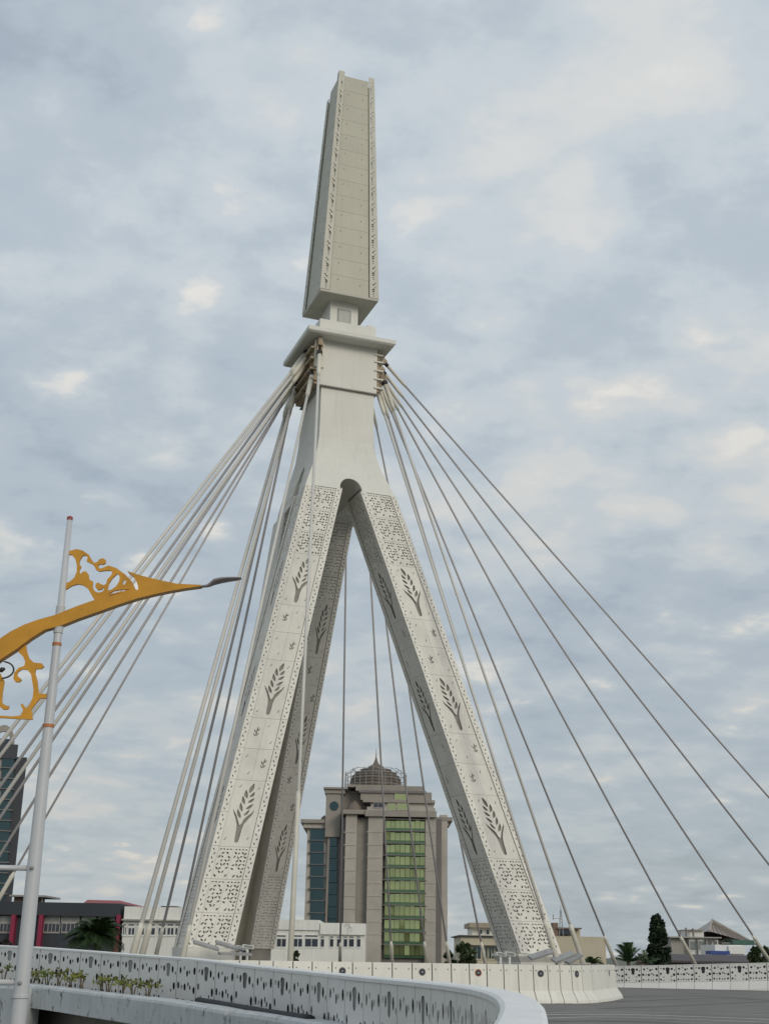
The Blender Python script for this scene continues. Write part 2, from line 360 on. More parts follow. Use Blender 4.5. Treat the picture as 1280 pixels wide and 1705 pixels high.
g = MB(); g.loft(rings2, 'dark_void'); g.build('shade_backing', nb)  # dark sheet added behind the holes, its colour stands for their shade
joints = [-236, -202, -168, -134, -100, -66, -33, 0, 34, 67.7, 102, 135, 169.5, 202, 234, 265.6, 296.5, 329, 360, 392, 425, 456, 486, 517, 546, 575, 606, 634, 662, 691, 717, 740, 760, 777, 791, 803, 813]
def curve_at(px):
    prev = None
    for p in NEAR:
        x = pix(p)[0]
        if prev and prev[0] <= px <= x:
            t = (px-prev[0])/(x-prev[0]); return prev[1].lerp(p, t)
        prev = (x, p)
    return None
JP = [curve_at(x) for x in joints]; JP = [q for q in JP if q is not None]
JP += [q for i, q in enumerate(NEAR) if pix(q)[0] > 815 or q.y < 10.5][1::5]
for k in range(len(JP)-1):
    p0, p1 = JP[k], JP[k+1]
    emb = abs((pix(p0)[0]+pix(p1)[0])/2) >= 0 and ((k+(len(joints)-len(joints))) % 2 == 0)
    o = place_panel(me_b if emb else me_a, 'panel', nb, p0, p1, p0.z-1.37, p1.z-1.37)
    if not emb:
        h = MB(); ex = (p1-p0); ez = Vector((0, 0, 1)); ey = Vector((-ex.y, ex.x, 0)).normalized()
        poly = emblem_poly(.52, 1.19, .33, .112)
        pts = [p0+Vector((ex.x*a, ex.y*a, ex.z*a))+ez*(b-1.37)+ey*.016 for a, b in poly]
        pts2 = [q+ey*.02 for q in pts]
        xm = pix((p0+p1)/2)[0]; mm = 'emblem_navy' if 335 < xm < 480 else 'emblem_grey'
        h.loft([pts, pts2], mm); h.build('emblem', o)

# far perforated barrier across the junction
fb = tag(empty('bridge_barrier', (0, 0, 0)), 'straight white perforated barrier across the road on the right, behind the asphalt', 'barrier')
A0 = P(900, 1612.0, 77.5); A1 = P(1280, 1603.5, 72)
def zroad(p): return hz(p.x, p.y)
dirf = (A1-A0); lenf = math.hypot(dirf.x, dirf.y); nf = int(lenf/.97)+14
mf_a = sheet_mesh('panel', .86, True, .066, .060, scale_h=.70, gap=.018); mf_b = sheet_mesh('panel', .86, False, .066, .060, scale_h=.70, gap=.018)
exu = Vector((dirf.x, dirf.y, 0)).normalized(); eyu = Vector((-exu.y, exu.x, 0))
FPTS = [A0+exu*(.97*k) for k in range(nf+1)]
ztop = lambda p: A0.z+(A1.z-A0.z)*((p-A0).dot(exu)/lenf)
for k in range(nf):
    p0, p1 = FPTS[k], FPTS[k+1]
    place_panel(mf_a if k % 2 else mf_b, 'panel', fb, p0, p1, ztop(p0)-.89, ztop(p1)-.89)
def sweep(profile, m, name, parent, pts, ey, zf):
    g = MB(); g.loft([[(p.x+ey.x*o, p.y+ey.y*o, zf(p)+z) for o, z in profile] for p in pts], m); return g.build(name, parent)
ends = [FPTS[0], FPTS[-1]]
sweep([(.03, -.89), (.09, -.89), (.09, -.05), (.03, -.05)], 'dark_void', 'shade_backing', fb, ends, eyu, ztop)  # near-black sheet paints the shaded depth of the perforations
sweep([(-.02, -.032), (.34, -.032), (.33, 0), (-.02, 0)], 'barrier_cap', 'cap', fb, ends, eyu, ztop)
sweep([(.095, -1.45), (.36, -1.45), (.30, -.05), (.095, -.05)], 'barrier_white', 'body', fb, ends, eyu, ztop)
for k in range(nf):
    g = MB(); q0 = FPTS[k]+exu*.01; q1 = FPTS[k+1]-exu*.01
    g.loft([[(p.x+eyu.x*o, p.y+eyu.y*o, ztop(p)+z) for o, z in ((.09, -1.45), (-.24, -1.45), (-.22, -1.30), (-.02, -.90), (.09, -.90))] for p in (q0, q1)], 'barrier_white'); g.build('foot', fb)

# cream barrier round the pylon island
cb = tag(empty('bridge_barrier', (0, 0, 0)), 'cream barrier of bolted plates curving round the pylon foot', 'barrier')
cj = [300, 333, 366, 399, 432, 455, 488, 520, 553, 587, 620, 653, 686, 719, 751, 781, 810, 838, 862, 887, 911, 931, 950, 967, 983, 997, 1008, 1016, 1021, 1023]
CP = []
for i, x in enumerate(cj):
    D = 45+5.0*max(0, (x-300))/700
    if x > 930: D += 6.5*((x-930)/93)**3
    v = ray(x, 1600); v = v*(D/v.y); z = 1.30
    CP.append(Vector((v.x, D, z)))
last = CP[-1]
for dx, dy in ((-.15, 2.0), (-.6, 4.2), (-1.5, 6.5), (-2.9, 9)): CP.append(Vector((last.x+dx, last.y+dy, 1.3)))
prof = [(.0, 0), (.02, .0), (.0, 0)]
def cprof(p, n):
    # n: outward unit normal
    pr = [(0.0, 1.30), (-.30, 1.30), (-.34, 0.0), (.30, 0.0), (.28, .10), (.06, .42)]
    zb = hz(p.x, p.y)
    return [(p.x+n.x*o, p.y+n.y*o, (zb if z < .05 else zb+z)) for o, z in pr]
norms = []
for i, p in enumerate(CP):
    a = CP[max(i-1, 0)]; b = CP[min(i+1, len(CP)-1)]; d = Vector((b.x-a.x, b.y-a.y, 0)).normalized(); norms.append(Vector((d.y, -d.x, 0)))
port = {7: 0}
for i in range(len(CP)-1):
    p0, p1 = CP[i], CP[i+1]; d = (p1-p0); gap = min(.02, d.length*.03)
    q0 = p0+d.normalized()*gap; q1 = p1-d.normalized()*gap
    g = MB(); g.loft([cprof(q0, norms[i]), cprof(q1, norms[i+1])], 'barrier_cream')
    n = (norms[i]+norms[i+1]).normalized()
    for t in (.16, .84):
        for zz_ in (.95+.15, .62):
            c = q0.lerp(q1, t)+n*.004; c.z = hz(c.x, c.y)+zz_
            g.tube([c, c+n*.02], .026, 'bolt', 6)
    o = g.build('panel', cb)
    xm = pix((p0+p1)/2)[0]
    for px in (570, 702, 795, 899, 959, 1012):
        if abs(xm-px) < 14 and pix(p0)[0] <= px < pix(p1)[0]:
            c = p0.lerp(p1, .5); c.z = hz(c.x, c.y)+1.0; h = MB()
            h.tube([c-n*.02, c+n*.03], .13, 'bolt' if px != 795 else 'orange_band', 16); h.tube([c+n*.01, c+n*.036], .10, 'emblem_navy', 16); h.tube([c+n*.02, c+n*.045], .035, 'steel_plate', 10)
            h.build('porthole', o)
# dark core behind the plates' joints
g = MB(); g.loft([[(p.x+n.x*o, p.y+n.y*o, hz(p.x, p.y)+z) for o, z in ((-.28, .01), (.02, .01), (-.03, 1.27), (-.28, 1.27))] for p, n in zip(CP, norms)], 'dark_void'); g.build('core', cb)

# ------------------------------------------------------------------ edge beams, planter, abutment
def edge_beam(rows, h, w, name, label):
    pts = crom([P(*q) for q in rows], 6); g = MB(); rings = []
    for i, p in enumerate(pts):
        a = pts[max(i-1, 0)]; b = pts[min(i+1, len(pts)-1)]; d = Vector((b.x-a.x, b.y-a.y, 0)).normalized(); n = Vector((-d.y, d.x, 0))
        pr = [(0, -h), (w, -h), (w, 0), (.10, 0), (.03, -.03), (0, -.09)]
        rings.append([(p.x+n.x*o, p.y+n.y*o, p.z+z) for o, z in pr])
    g.loft(rings, 'beam_concrete'); return tag(g.build(name), label, 'beam')
edge_beam([(-300, 1612, 60), (-120, 1625, 52), (45, 1640, 44), (150, 1652, 39.5), (263, 1665, 34.5), (374, 1682, 28.5)], .68, .55, 'edge_beam', 'long stained concrete edge beam below the planter at lower left')
edge_beam([(378, 1682.6, 28.3), (440, 1690.5, 25.6), (510, 1702, 22.5), (600, 1722, 19.5)], .8, .55, 'edge_beam', 'short rounded concrete edge beam at the bottom edge, under the perforated barrier')
g = MB(); pp = crom([P(*q) for q in [(330, 1668, 34.6), (400, 1681, 29.5), (450, 1690, 26.9), (517, 1700.5, 23.6)]], 6); g.tube(pp, .10, 'dark_void', 8)
for q in (pp[3], pp[9], pp[15]): g.tube([q-Vector((0, 0, .25)), q+Vector((0, 0, .1))], .05, 'dark_void', 6)
tag(g.build('drain_pipe', smooth=True), 'black drain pipe running along the foot of the foreground barrier', 'pipe')
# planter soil between beam and barrier
g = MB(); rings = []
for q in [(-300, 1613, 60.4), (-120, 1626, 52.4), (45, 1641, 44.4), (150, 1653, 39.9), (263, 1666, 34.9), (330, 1672, 32.5)]:
    p = P(*q); n = Vector((.6, .8, 0)); rings.append([(p.x+n.x*o, p.y+n.y*o, p.z+z) for o, z in ((.1, -.5), (1.7, -.5), (1.7, -.06), (.1, -.06))])
g.loft(rings, 'soil'); o = g.build('planter_soil'); struct(o)
# abutment wall in the shade under the deck, and white end block left of the lamp
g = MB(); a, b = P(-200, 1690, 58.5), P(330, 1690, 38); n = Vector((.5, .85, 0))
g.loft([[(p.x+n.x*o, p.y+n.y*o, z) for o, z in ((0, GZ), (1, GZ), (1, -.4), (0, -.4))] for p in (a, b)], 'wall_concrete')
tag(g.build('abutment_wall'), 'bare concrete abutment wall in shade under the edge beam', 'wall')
g = MB(); a, b = P(-140, 1637, 51.9), P(46, 1641, 43.2)
g.loft([[(p.x-.25+o*.5, p.y-.25+o, z) for o, z in ((0, GZ), (1.0, GZ), (1.0, p.z-.1), (0, p.z-.1))] for p in (a, b)], 'beam_concrete')
tag(g.build('abutment_block'), 'stained white concrete end block at the bottom left corner behind the lamp pole', 'wall')

# ------------------------------------------------------------------ pylon
PSI = R(20); AX = Vector((-2.62, 62.0, 0))
py = tag(empty('bridge_pylon', AX, PSI), 'tall white cable stayed bridge pylon with splayed patterned legs and tapered spire', 'bridge pylon')
TT = Vector((math.cos(PSI), math.sin(PSI), 0)); BB = Vector((-math.sin(PSI), math.cos(PSI), 0))
def loc(u, v, z): return AX+TT*u+BB*v+Vector((0, 0, z))
def to_local(p): d = p-AX; return Vector((d.dot(TT), d.dot(BB), p.z))
OFF = .15; Z0, Z1 = 1.7, 23.5
# --- motifs in face coordinates (a across 0..w, b up 0..h)
def leaf_holes(w, h, flip):
    c = w*.5; s = 1
    H = []
    def pe(a0, b0, a1, b1, wd, bend=0): H.append(petal(c+a0*w*s*1.1, b0*h, c+a1*w*s*1.1, b1*h, wd*w*1.2, bend*w*s))
    # forked trunk: one outline
    left = [(-.055, .075), (-.075, .16), (-.085, .25), (-.12, .33), (-.20, .41), (-.30, .49), (-.355, .555), (-.27, .505), (-.17, .445), (-.075, .36), (-.02, .315)]
    right = [(.03, .34), (.075, .41), (.16, .455), (.27, .50), (.365, .56), (.31, .48), (.22, .41), (.12, .335), (.085, .25), (.085, .16), (.065, .075), (.02, .055)]
    H.append([(c+a*w*s, b*h) for a, b in left+right])
    for q in [(-.03, .42, -.19, .56, .085, .02), (.035, .46, .17, .56, .075, -.02), (-.03, .52, -.15, .66, .085, .02), (.05, .56, .24, .645, .085, -.02), (-.015, .63, -.13, .76, .09, .02), (.06, .66, .24, .735, .085, -.02), (.02, .72, -.07, .86, .10, .03), (.075, .745, .20, .83, .09, -.03)]: pe(*q)
    pe(.04, .80, .13, .96, .12)
    return H
def lattice_holes(w, h, seed):
    rnd = random.Random(seed); H = []
    m = .04
    # scalloped head row
    for k in range(4):
        a = m+(w-2*m)*(k+.5)/4; H.append(petal(a-.05*w/.6, h*(.90+.03*(k % 2)), a+.05*w/.6, h*(.93-.03*(k % 2)), .05))
    # vine leaves on a jittered grid, none touching
    nr, nc = 7, 4; ca_, cb_ = (w-2*m)/nc, h*.80/nr
    for r in range(nr):
        for k in range(nc):
            a = m+ca_*(k+.5)+rnd.uniform(-.12, .12)*ca_; b = h*.05+cb_*(r+.5)+rnd.uniform(-.12, .12)*cb_
            l = min(ca_, cb_)*.53*rnd.uniform(.85, 1.12); an = (.75 if (r+k) % 2 else 2.4)+rnd.uniform(-.35, .35)
            if rnd.random() < .14: continue
            H.append(petal(a-math.cos(an)*l, b-math.sin(an)*l, a+math.cos(an)*l, b+math.sin(an)*l, l*.95, rnd.uniform(-.2, .2)*l, 4))
    return H
def sprig_holes(w, h, ca, cb):
    H = []
    for q in [(0, -.2, .03, .25, .07), (.0, -.1, -.13, .12, .05), (.02, .0, .14, .16, .05), (-.0, -.22, -.12, -.08, .045), (.01, -.2, .12, -.06, .045)]:
        H.append(petal(ca+q[0], cb+q[1], ca+q[2], cb+q[3], q[4], 0, 4))
    return H
def star_holes(ca, cb): return [petal(ca-.05, cb-.05, ca+.045, cb+.03, .035, 0, 3), petal(ca+.0, cb+.04, ca+.055, cb+.075, .03, 0, 3)]
def strip_holes(w, h):
    H = []; n = 7
    for k in range(n):
        b = h*(.10+.8*k/(n-1)); a = w*(.5+(.12 if k % 2 else -.12))
        H.append(petal(a-.035*(1 if k % 2 else -1), b-.055, a+.035*(1 if k % 2 else -1), b+.055, .05, 0, 4))
    return H
ROWS = []   # (b0, height, kind)
b = 0.0
for k in range(3): ROWS.append((b, 1.3, 'lat')); b += 1.3
for k in range(5):
    if k % 2 == 0: ROWS.append((b, 2.78, 'leaf')); b += 2.78
    else:
        ROWS.append((b, 1.39, 'lo')); b += 1.39; ROWS.append((b, 1.39, 'hi')); b += 1.39
for k in range(3): ROWS.append((b, 1.3, 'lat')); b += 1.3
def clad_face(leg, O, A, Lz, W, ns, e0=0.0, e1=0.0, ws=.30, mirror=1):
    """patterned cladding on one inclined face. O bottom corner, A across unit, Lz climb per metre of height, ns outward normal"""
    A = Vector(A); Lz = Vector(Lz); nn = A.cross(Lz).normalized()
    if nn.dot(Vector(ns)) < 0: nn = -nn
    O = Vector(O)
    def fn(lift): return lambda a, b_, d: O+A*a+Lz*b_+nn*(d+lift)
    cw0, cw1 = ws+.014, W-ws-.014; wc = cw1-cw0; hw = wc/2
    cache = {}
    def put(key, name, make, b0, mt, lift):
        if key not in cache: cache[key] = mapmesh(name, make(), fn(lift), mt)
        o = link(name, cache[key], leg); o.location = Lz*b0; return o
    for b0, h, kind in ROWS:
        g_ = .005
        if kind == 'leaf':
            hs = [[(cw0+(x if mirror > 0 else wc-x), y) for x, y in pl] for pl in leaf_holes(wc, h, mirror)]
            for sa, sb in ((.12, .3), (.85, .35), (.2, 2.5), (.82, 2.45)): hs += star_holes(cw0+wc*sa, sb)
            put('leaf', 'leaf_panel', lambda: cut2d([rect(cw0, cw1, g_, h-g_)], hs, .022), b0, 'cream_panel', -.05)
        else:
            for c in (0, 1):
                a0 = cw0+c*(hw+.003); a1 = a0+hw-.003; wid = a1-a0
                if kind == 'lat':
                    hs = [[(a0+x, y) for x, y in pl] for pl in lattice_holes(wid, h, 11+c)]
                else:
                    has = (c == (0 if kind == 'hi' else 1)) if mirror > 0 else (c == (1 if kind == 'hi' else 0))
                    hs = sprig_holes(wid, h, a0+wid*.55, h*.55) if has else star_holes(a0+wid*.3, h*.75)+star_holes(a0+wid*.7, h*.22)
                put((kind, c), 'lattice_panel' if kind == 'lat' else 'panel', lambda: cut2d([rect(a0, a1, g_, h-g_)], hs, .022), b0, 'cream_panel', -.05)
        seg = [(0, h)] if h < 2 else [(0, h/2), (h/2, h/2)]
        for sb, sh in seg:
            for sd_, (a0, a1) in enumerate(((e0, ws), (W-ws, W-e1))):
                put(('s', round(sh, 2), sd_), 'edge_strip', lambda: cut2d([rect(a0, a1, .006, sh-.006)], [[(a0+x, y) for x, y in pl] for pl in strip_holes(a1-a0, sh)], .03), b0+sb, 'cream_strip', 0)
def leg_core(name, corner, Lz, wu, wv, ztop=Z1+.15, zbot=Z0, inset=.125, plain=()):
    g = MB(); rings = []
    for z in (zbot, ztop):
        c = Vector(corner)+Vector(Lz)*(z-Z0)
        rings.append([(c.x+inset, c.y+inset, z), (c.x+wu-inset, c.y+inset, z), (c.x+wu-inset, c.y+wv-inset, z), (c.x+inset, c.y+wv-inset, z)])
    g.loft(rings, 'interior'); o = g.build(name, py)
    for s in plain:         # smooth cladding sheets on the faces the pattern does not reach
        h = MB(); rr = []
        for z in (Z0, Z1-.01):
            c = Vector(corner)+Vector(Lz)*(z-Z0)
            if s == 'right': q = [(c.x+wu-.06, c.y+.07), (c.x+wu, c.y+.07), (c.x+wu, c.y+wv-.07), (c.x+wu-.06, c.y+wv-.07)]
            if s == 'left': q = [(c.x, c.y+.07), (c.x+.06, c.y+.07), (c.x+.06, c.y+wv-.07), (c.x, c.y+wv-.07)]
            if s == 'back': q = [(c.x, c.y+wv-.06), (c.x+wu, c.y+wv-.06), (c.x+wu, c.y+wv), (c.x, c.y+wv)]
            rr.append([(x, y, z) for x, y in q])
        h.loft(rr, 'cream_panel'); h.build('side_cladding', o)
    return o
LU, LV = 5.72/21.8, 5.65/21.8
flc = (OFF-2.35-5.72, -8.0, Z0); frc = (OFF+2.35+5.72-1.9, -8.0, Z0)
fl = leg_core('leg', flc, (LU, LV, 1), 1.9, 2.2, plain=('right', 'back')); fl['label'] = 'front left leg, in front of the back leg'
clad_face(fl, flc, (1, 0, 0), (LU, LV, 1), 1.9, (0, -1, 0), mirror=1)
clad_face(fl, flc, (0, 1, 0), (LU, LV, 1), 2.2, (-1, 0, 0), e0=.065, e1=.065, mirror=-1)
fr = leg_core('leg', frc, (-LU, LV, 1), 1.9, 2.2, plain=('right', 'back')); fr['label'] = 'front right leg'
clad_face(fr, frc, (1, 0, 0), (-LU, LV, 1), 1.9, (0, -1, 0), mirror=-1)
clad_face(fr, frc, (0, 1, 0), (-LU, LV, 1), 2.2, (-1, 0, 0), e0=.065, e1=.065, mirror=1)
BV = .555; vb = 2.66+BV*(23-Z0)
bk = None
for sgn, u0 in ((1, .5), (-1, -1.9)):
    c = (u0, vb, Z0); lg = leg_core('back_leg', c, (0, -BV, 1), 1.4, 2.3, zbot=.4, plain=('left', 'right', 'back'))
    clad_face(lg, c, (1, 0, 0), (0, -BV, 1), 1.4, (0, -1, 0), ws=.24, mirror=sgn)
    if bk is None:
        bk = lg; g = MB()
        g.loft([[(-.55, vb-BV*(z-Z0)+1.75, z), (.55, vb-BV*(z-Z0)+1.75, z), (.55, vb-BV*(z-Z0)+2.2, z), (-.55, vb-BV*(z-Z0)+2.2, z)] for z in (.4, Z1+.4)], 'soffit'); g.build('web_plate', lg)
# --- lower shaft with arches
g = MB(); rings = []
for z, h, vf_, vb_, hb in ((Z1-.095, 2.345, -2.345, 4.65, 1.9), (24.0, 2.14, -2.14, 4.3, 1.88), (24.6, 1.91, -1.91, 3.92, 1.8), (25.2, 1.70, -1.70, 3.5, 1.68), (25.8, 1.56, -1.56, 3.1, 1.56), (26.4, 1.48, -1.48, 2.75, 1.48), (27.2, 1.45, -1.45, 2.42, 1.45), (29.25, 1.45, -1.45, 1.75, 1.45)):
    rings.append([(OFF*.8-h, vf_, z), (OFF*.8+h, vf_, z), (OFF*.8+hb, vb_, z), (OFF*.8-hb, vb_, z)])
g.loft(rings, 'shaft_paint'); shaft = g.build('shaft', py)
def cutter(pts_fn, m='soffit'):
    c = MB(); c.loft(pts_fn, m); o = c.build('cut'); o.parent = py; return o
n_ = 20
arch = [(OFF+.57*math.cos(math.pi*k/n_), Z1+.0+.62*math.sin(math.pi*k/n_)) for k in range(n_+1)]+[(OFF-.57, Z1-1), (OFF+.57, Z1-1)]
c1 = cutter([[(x, v, z) for x, z in arch] for v in (-4, 2.4)])
prof_side = [(.5+.75*s, z) for s, z in [(1, Z1-1), (1, Z1), (.93, Z1+.6), (.75, Z1+1.15), (.45, Z1+1.6), (0, Z1+1.95), (-.45, Z1+1.6), (-.75, Z1+1.15), (-.93, Z1+.6), (-1, Z1), (-1, Z1-1)]]
c2 = cutter([[(u, v, z) for v, z in prof_side] for u in (-4, -.9)]); c3 = cutter([[(u, v, z) for v, z in prof_side] for u in (1.1, 4)])
for c in (c1, c2, c3):
    md = shaft.modifiers.new('b', 'BOOLEAN'); md.operation = 'DIFFERENCE'; md.object = c; md.solver = 'EXACT'
dg = bpy.context.evaluated_depsgraph_get(); dg.update()
nm = bpy.data.meshes.new_from_object(shaft.evaluated_get(dg)); shaft.modifiers.clear(); shaft.data = nm
for c in (c1, c2, c3): bpy.data.objects.remove(c)
# collar, slab, attic, neck
g = MB(); g.box(-1.56+.1, 1.56+.1, -1.56, 1.85, 29.25, 31.85, 'shaft_paint'); g.box(-1.60+.1, 1.60+.1, -1.60, 1.89, 29.21, 29.27, 'interior'); g.build('collar', py)
g = MB(); g.loft([[(-a, -a, z), (a, -a, z), (a, a, z), (-a, a, z)] for a, z in ((2.30, 31.82), (2.39, 31.90), (2.39, 32.12), (1.9, 32.2))], 'shaft_paint'); g.build('cap_slab', py)
g = MB(); g.box(-1.56, 1.56, -1.56, 1.56, 32.15, 33.05, 'shaft_paint'); g.box(1.1, 1.5, -1.5, -1.2, 33.05, 33.2, 'shaft_paint'); g.build('attic_block', py)
g = MB(); g.box(-.78, .78, -.78, .78, 33.0, 34.9, 'shaft_paint'); nk = g.build('neck', py)
g = MB(); g.box(-.38, .38, -.80, -.77, 33.3, 34.25, 'steel_plate'); g.box(-.32, .32, -.815, -.785, 33.36, 34.19, 'emblem_grey'); g.build('hatch', nk)
# --- spire
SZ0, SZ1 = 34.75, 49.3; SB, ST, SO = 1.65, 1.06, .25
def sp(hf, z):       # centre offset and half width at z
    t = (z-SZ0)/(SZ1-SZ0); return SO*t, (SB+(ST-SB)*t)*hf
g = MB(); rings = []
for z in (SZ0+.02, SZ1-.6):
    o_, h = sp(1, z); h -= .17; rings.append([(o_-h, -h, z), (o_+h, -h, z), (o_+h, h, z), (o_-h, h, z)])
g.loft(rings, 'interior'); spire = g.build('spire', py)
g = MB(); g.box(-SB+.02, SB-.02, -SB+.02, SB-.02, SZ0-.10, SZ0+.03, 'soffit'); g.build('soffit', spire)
NR = 14; rh = (SZ1-.30-SZ0)/NR
for face in range(4):
    ca, sa = math.cos(face*math.pi/2), math.sin(face*math.pi/2)
    def fpt(s, z, d):      # s across in -1..1 of the half width, d outward lift
        o_, h = sp(1, z); x, y = s*h, -h-d; return Vector((o_+ca*x-sa*y, sa*x+ca*y, z))
    for r in range(NR):
        z0, z1 = SZ0+.04+r*rh, SZ0+.04+(r+1)*rh
        hs = star_holes(-.62*1.2, .75)+star_holes(.55*1.2, .6) if face in (0, 3) else []
        sx = .665
        vf = cut2d([rect(-1, 1, .005, .995)], [[(x/1.2, y) for x, y in pl] for pl in hs], .05)
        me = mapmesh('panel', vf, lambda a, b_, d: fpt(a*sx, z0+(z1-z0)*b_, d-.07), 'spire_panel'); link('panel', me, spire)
        for sg in (-1, 1):
            e = 1.0 if face % 2 == 0 else .955
            hs = []
            if face in (0, 3):
                for q, sz in ((.12, .6), (.24, .75), (.40, 1.1), (.52, 1.25), (.66, .7), (.80, 1.0), (.90, .8)):
                    hs.append(ell(.5+(.10 if int(q*50) % 2 else -.08), q, .15*sz, .042*sz, 6, .3))
            top = .25 if r == NR-1 else 0
            low = .45 if (r == NR-1 and ((face == 3 and sg == -1) or (face == 2 and sg == 1))) else 0
            if low: top, hs = -low, []
            vf = cut2d([rect(0, 1, 0, 1+top)], hs, .03)
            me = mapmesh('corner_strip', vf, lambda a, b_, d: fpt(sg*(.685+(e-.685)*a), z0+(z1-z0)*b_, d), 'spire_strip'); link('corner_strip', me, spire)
# --- pedestals, plates
def pedestal(corner, wu, wv, zt, fl_):
    x, y = corner[0], corner[1]; g = MB()
    g.loft([[(x-a, y-a, z), (x+wu+a, y-a, z), (x+wu+a, y+wv+a, z), (x-a, y+wv+a, z)] for a, z in ((.05, -.2), (.05, zt-.35), (fl_, zt-.12), (fl_, zt-.02))], 'shaft_paint')
    return g.build('pedestal', py)
pedestal(flc, 1.9, 2.2, Z0, .06); pedestal(frc, 1.9, 2.2, Z0, .22)
g = MB(); g.box(-2.2, 2.2, vb-1.0, vb+4.0, -.2, .75, 'shaft_paint'); g.build('pedestal', py)

# loose steel cover plates leaning round the leg feet, and floodlights
def plate(u, v, z, sx, sy, ax, az, label):
    g = MB(); g.box(-sx/2, sx/2, -sy/2, sy/2, -.04, .04, 'steel_plate'); o = g.build('cover_plate'); o.location = loc(u, v, z); o.rotation_euler = (R(ax[0]), R(ax[1]), PSI+R(az)); return tag(o, label, 'plate', 'steel cover plates round the pylon feet')
def ploc(px, py_, D): q = to_local(P(px, py_, D)); return q.x, q.y, q.z
plate(*ploc(343, 1575, 50.6), 1.0, .32, (20, 14), 0, 'grey cover plate tilted against the left leg foot, left one of two')
plate(*ploc(382, 1576, 51.2), 1.1, .32, (20, 14), 0, 'grey cover plate tilted against the left leg foot, right one of two')
plate(*ploc(391, 1589, 50.4), 1.2, .5, (4, 0), 0, 'flat pale cover plate lying right of the left leg foot')
plate(*ploc(900, 1590, 53.0), 1.0, .35, (24, -16), 0, 'grey cover plate tilted at the right leg foot, below the pattern')
plate(*ploc(938, 1594, 55.0), 1.0, .35, (24, -18), 0, 'grey cover plate tilted right of the right leg foot')
plate(*ploc(955, 1597, 56.0), .8, .3, (20, -24), 10, 'small cover plate leaning beside the outermost foot of the right leg')
def flood(px, py_, D, label):
    c = P(px, py_, D); g = MB(); g.tube([(0, 0, -1.2), (0, 0, 0)], .05, 'white_paint', 8); r = g.build('floodlight'); r.location = c
    h = MB(); h.box(-.20, .20, -.10, .10, 0, .13, 'white_paint'); o = h.build('lamp_head', r); o.rotation_euler = (0, R(8), R(15))
    h = MB(); h.box(-.17, .17, -.11, -.102, .02, .11, 'emblem_grey'); h.build('lens', o)
    return tag(r, label, 'floodlight', 'floodlights at the pylon feet')
flood(412, 1580, 51, 'small white floodlight right of the left leg foot, right one of its pair')
flood(401, 1581.5, 52, 'small white floodlight right of the left leg foot, left one of its pair')
flood(848, 1592, 52.5, 'small white floodlight beside the right leg foot, nearer the leg')
flood(833, 1592.5, 53.5, 'small white floodlight left of the right leg foot, farther from the leg')

# ------------------------------------------------------------------ stay cables
def plane_hit(px, py_, axis, val):
    """ray against the pylon-local plane u=val (axis 0) or v=val (axis 1)"""
    v = ray(px, py_); o = Vector((0, 0, EYE)); n = TT if axis == 0 else BB
    return o+v*((AX.dot(n)+val-o.dot(n))/v.dot(n))
def cable(top, bot, rad, m, label, group, sleeve=True, sock=1.6, sl=3.2, sr=None):
    d = (bot-top); ln = d.length; d.normalize(); sr = sr or rad*1.75
    g = MB(); g.tube([top, bot], rad, m, 8); o = g.build('stay_cable', smooth=True)
    tag(o, label, 'cable', group)
    g = MB(); g.tube([top-d*.1, top+d*sock*.8, top+d*sock], [rad*1.7, rad*1.7, rad*1.1], 'sleeve', 10); g.build('socket', o, True)
    g = MB(); g.tube([top-d*.22, top+d*.02], rad*2.1, 'black_collar', 10); g.build('collar', o, True)
    # clevis: two cheeks and a pin
    n = d.cross(Vector((0, 0, 1))).normalized(); w = n.cross(d).normalized(); g = MB()
    for s in (-1, 1):
        c = top-d*.5+n*s*rad*1.5
        q = [c+d*a+w*b_ for a, b_ in ((-.35, -.13), (.32, -.13), (.32, .13), (-.35, .13))]
        g.hexa([x-n*.03 for x in q]+[x+n*.03 for x in q], 'rust_bracket')
    g.tube([top-d*.62-n*rad*2.4, top-d*.62+n*rad*2.4], .07, 'rust_bracket', 8); g.build('clevis', o)
    if sleeve:
        g = MB(); g.tube([bot-d*(sl+.25), bot-d*sl, bot-d*sl*.98, bot], [rad*1.05, sr*1.12, sr, sr*1.15], 'sleeve', 10); g.build('sleeve', o, True)
    return o
gr = 'stay cables right of the pylon'
RV = -1.1
right = [((645, 609), (1520, 1600, 80), .054, 'cable_grey', 'grey stay cable right of the pylon, highest of the fan, leaving the frame first'),
 ((641, 623), (1405, 1600, 79), .056, 'cable_grey', 'grey stay cable right of the pylon, second highest of the fan'),
 ((643, 638), (1282, 1602, 78), .056, 'cable_grey', 'grey stay cable landing at the right edge of the photo with a thick cream sleeve'),
 ((640, 640), (1157, 1606, 78.5), .056, 'cable_grey', 'grey stay cable landing right of the tall dark conifer'),
 ((634, 642), (1026, 1609, 77), .056, 'cable_grey', 'grey stay cable landing at the end of the cream barrier, left of the conifer'),
 ((641, 640), (973, 1611, 62), .064, 'cable_white', 'pale stay cable landing behind the cream barrier, next right of the right leg'),
 ((628, 652), (931, 1611, 55), .064, 'cable_white', 'pale stay cable crossing in front of the outer edge of the right leg'),
 ((633, 650), (925, 1606, 72), .056, 'cable_grey', 'stay cable running just behind the outer edge of the right leg')]
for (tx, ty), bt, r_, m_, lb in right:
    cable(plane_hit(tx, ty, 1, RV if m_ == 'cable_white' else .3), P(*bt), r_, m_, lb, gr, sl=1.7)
gi = 'stay cables seen between the legs'
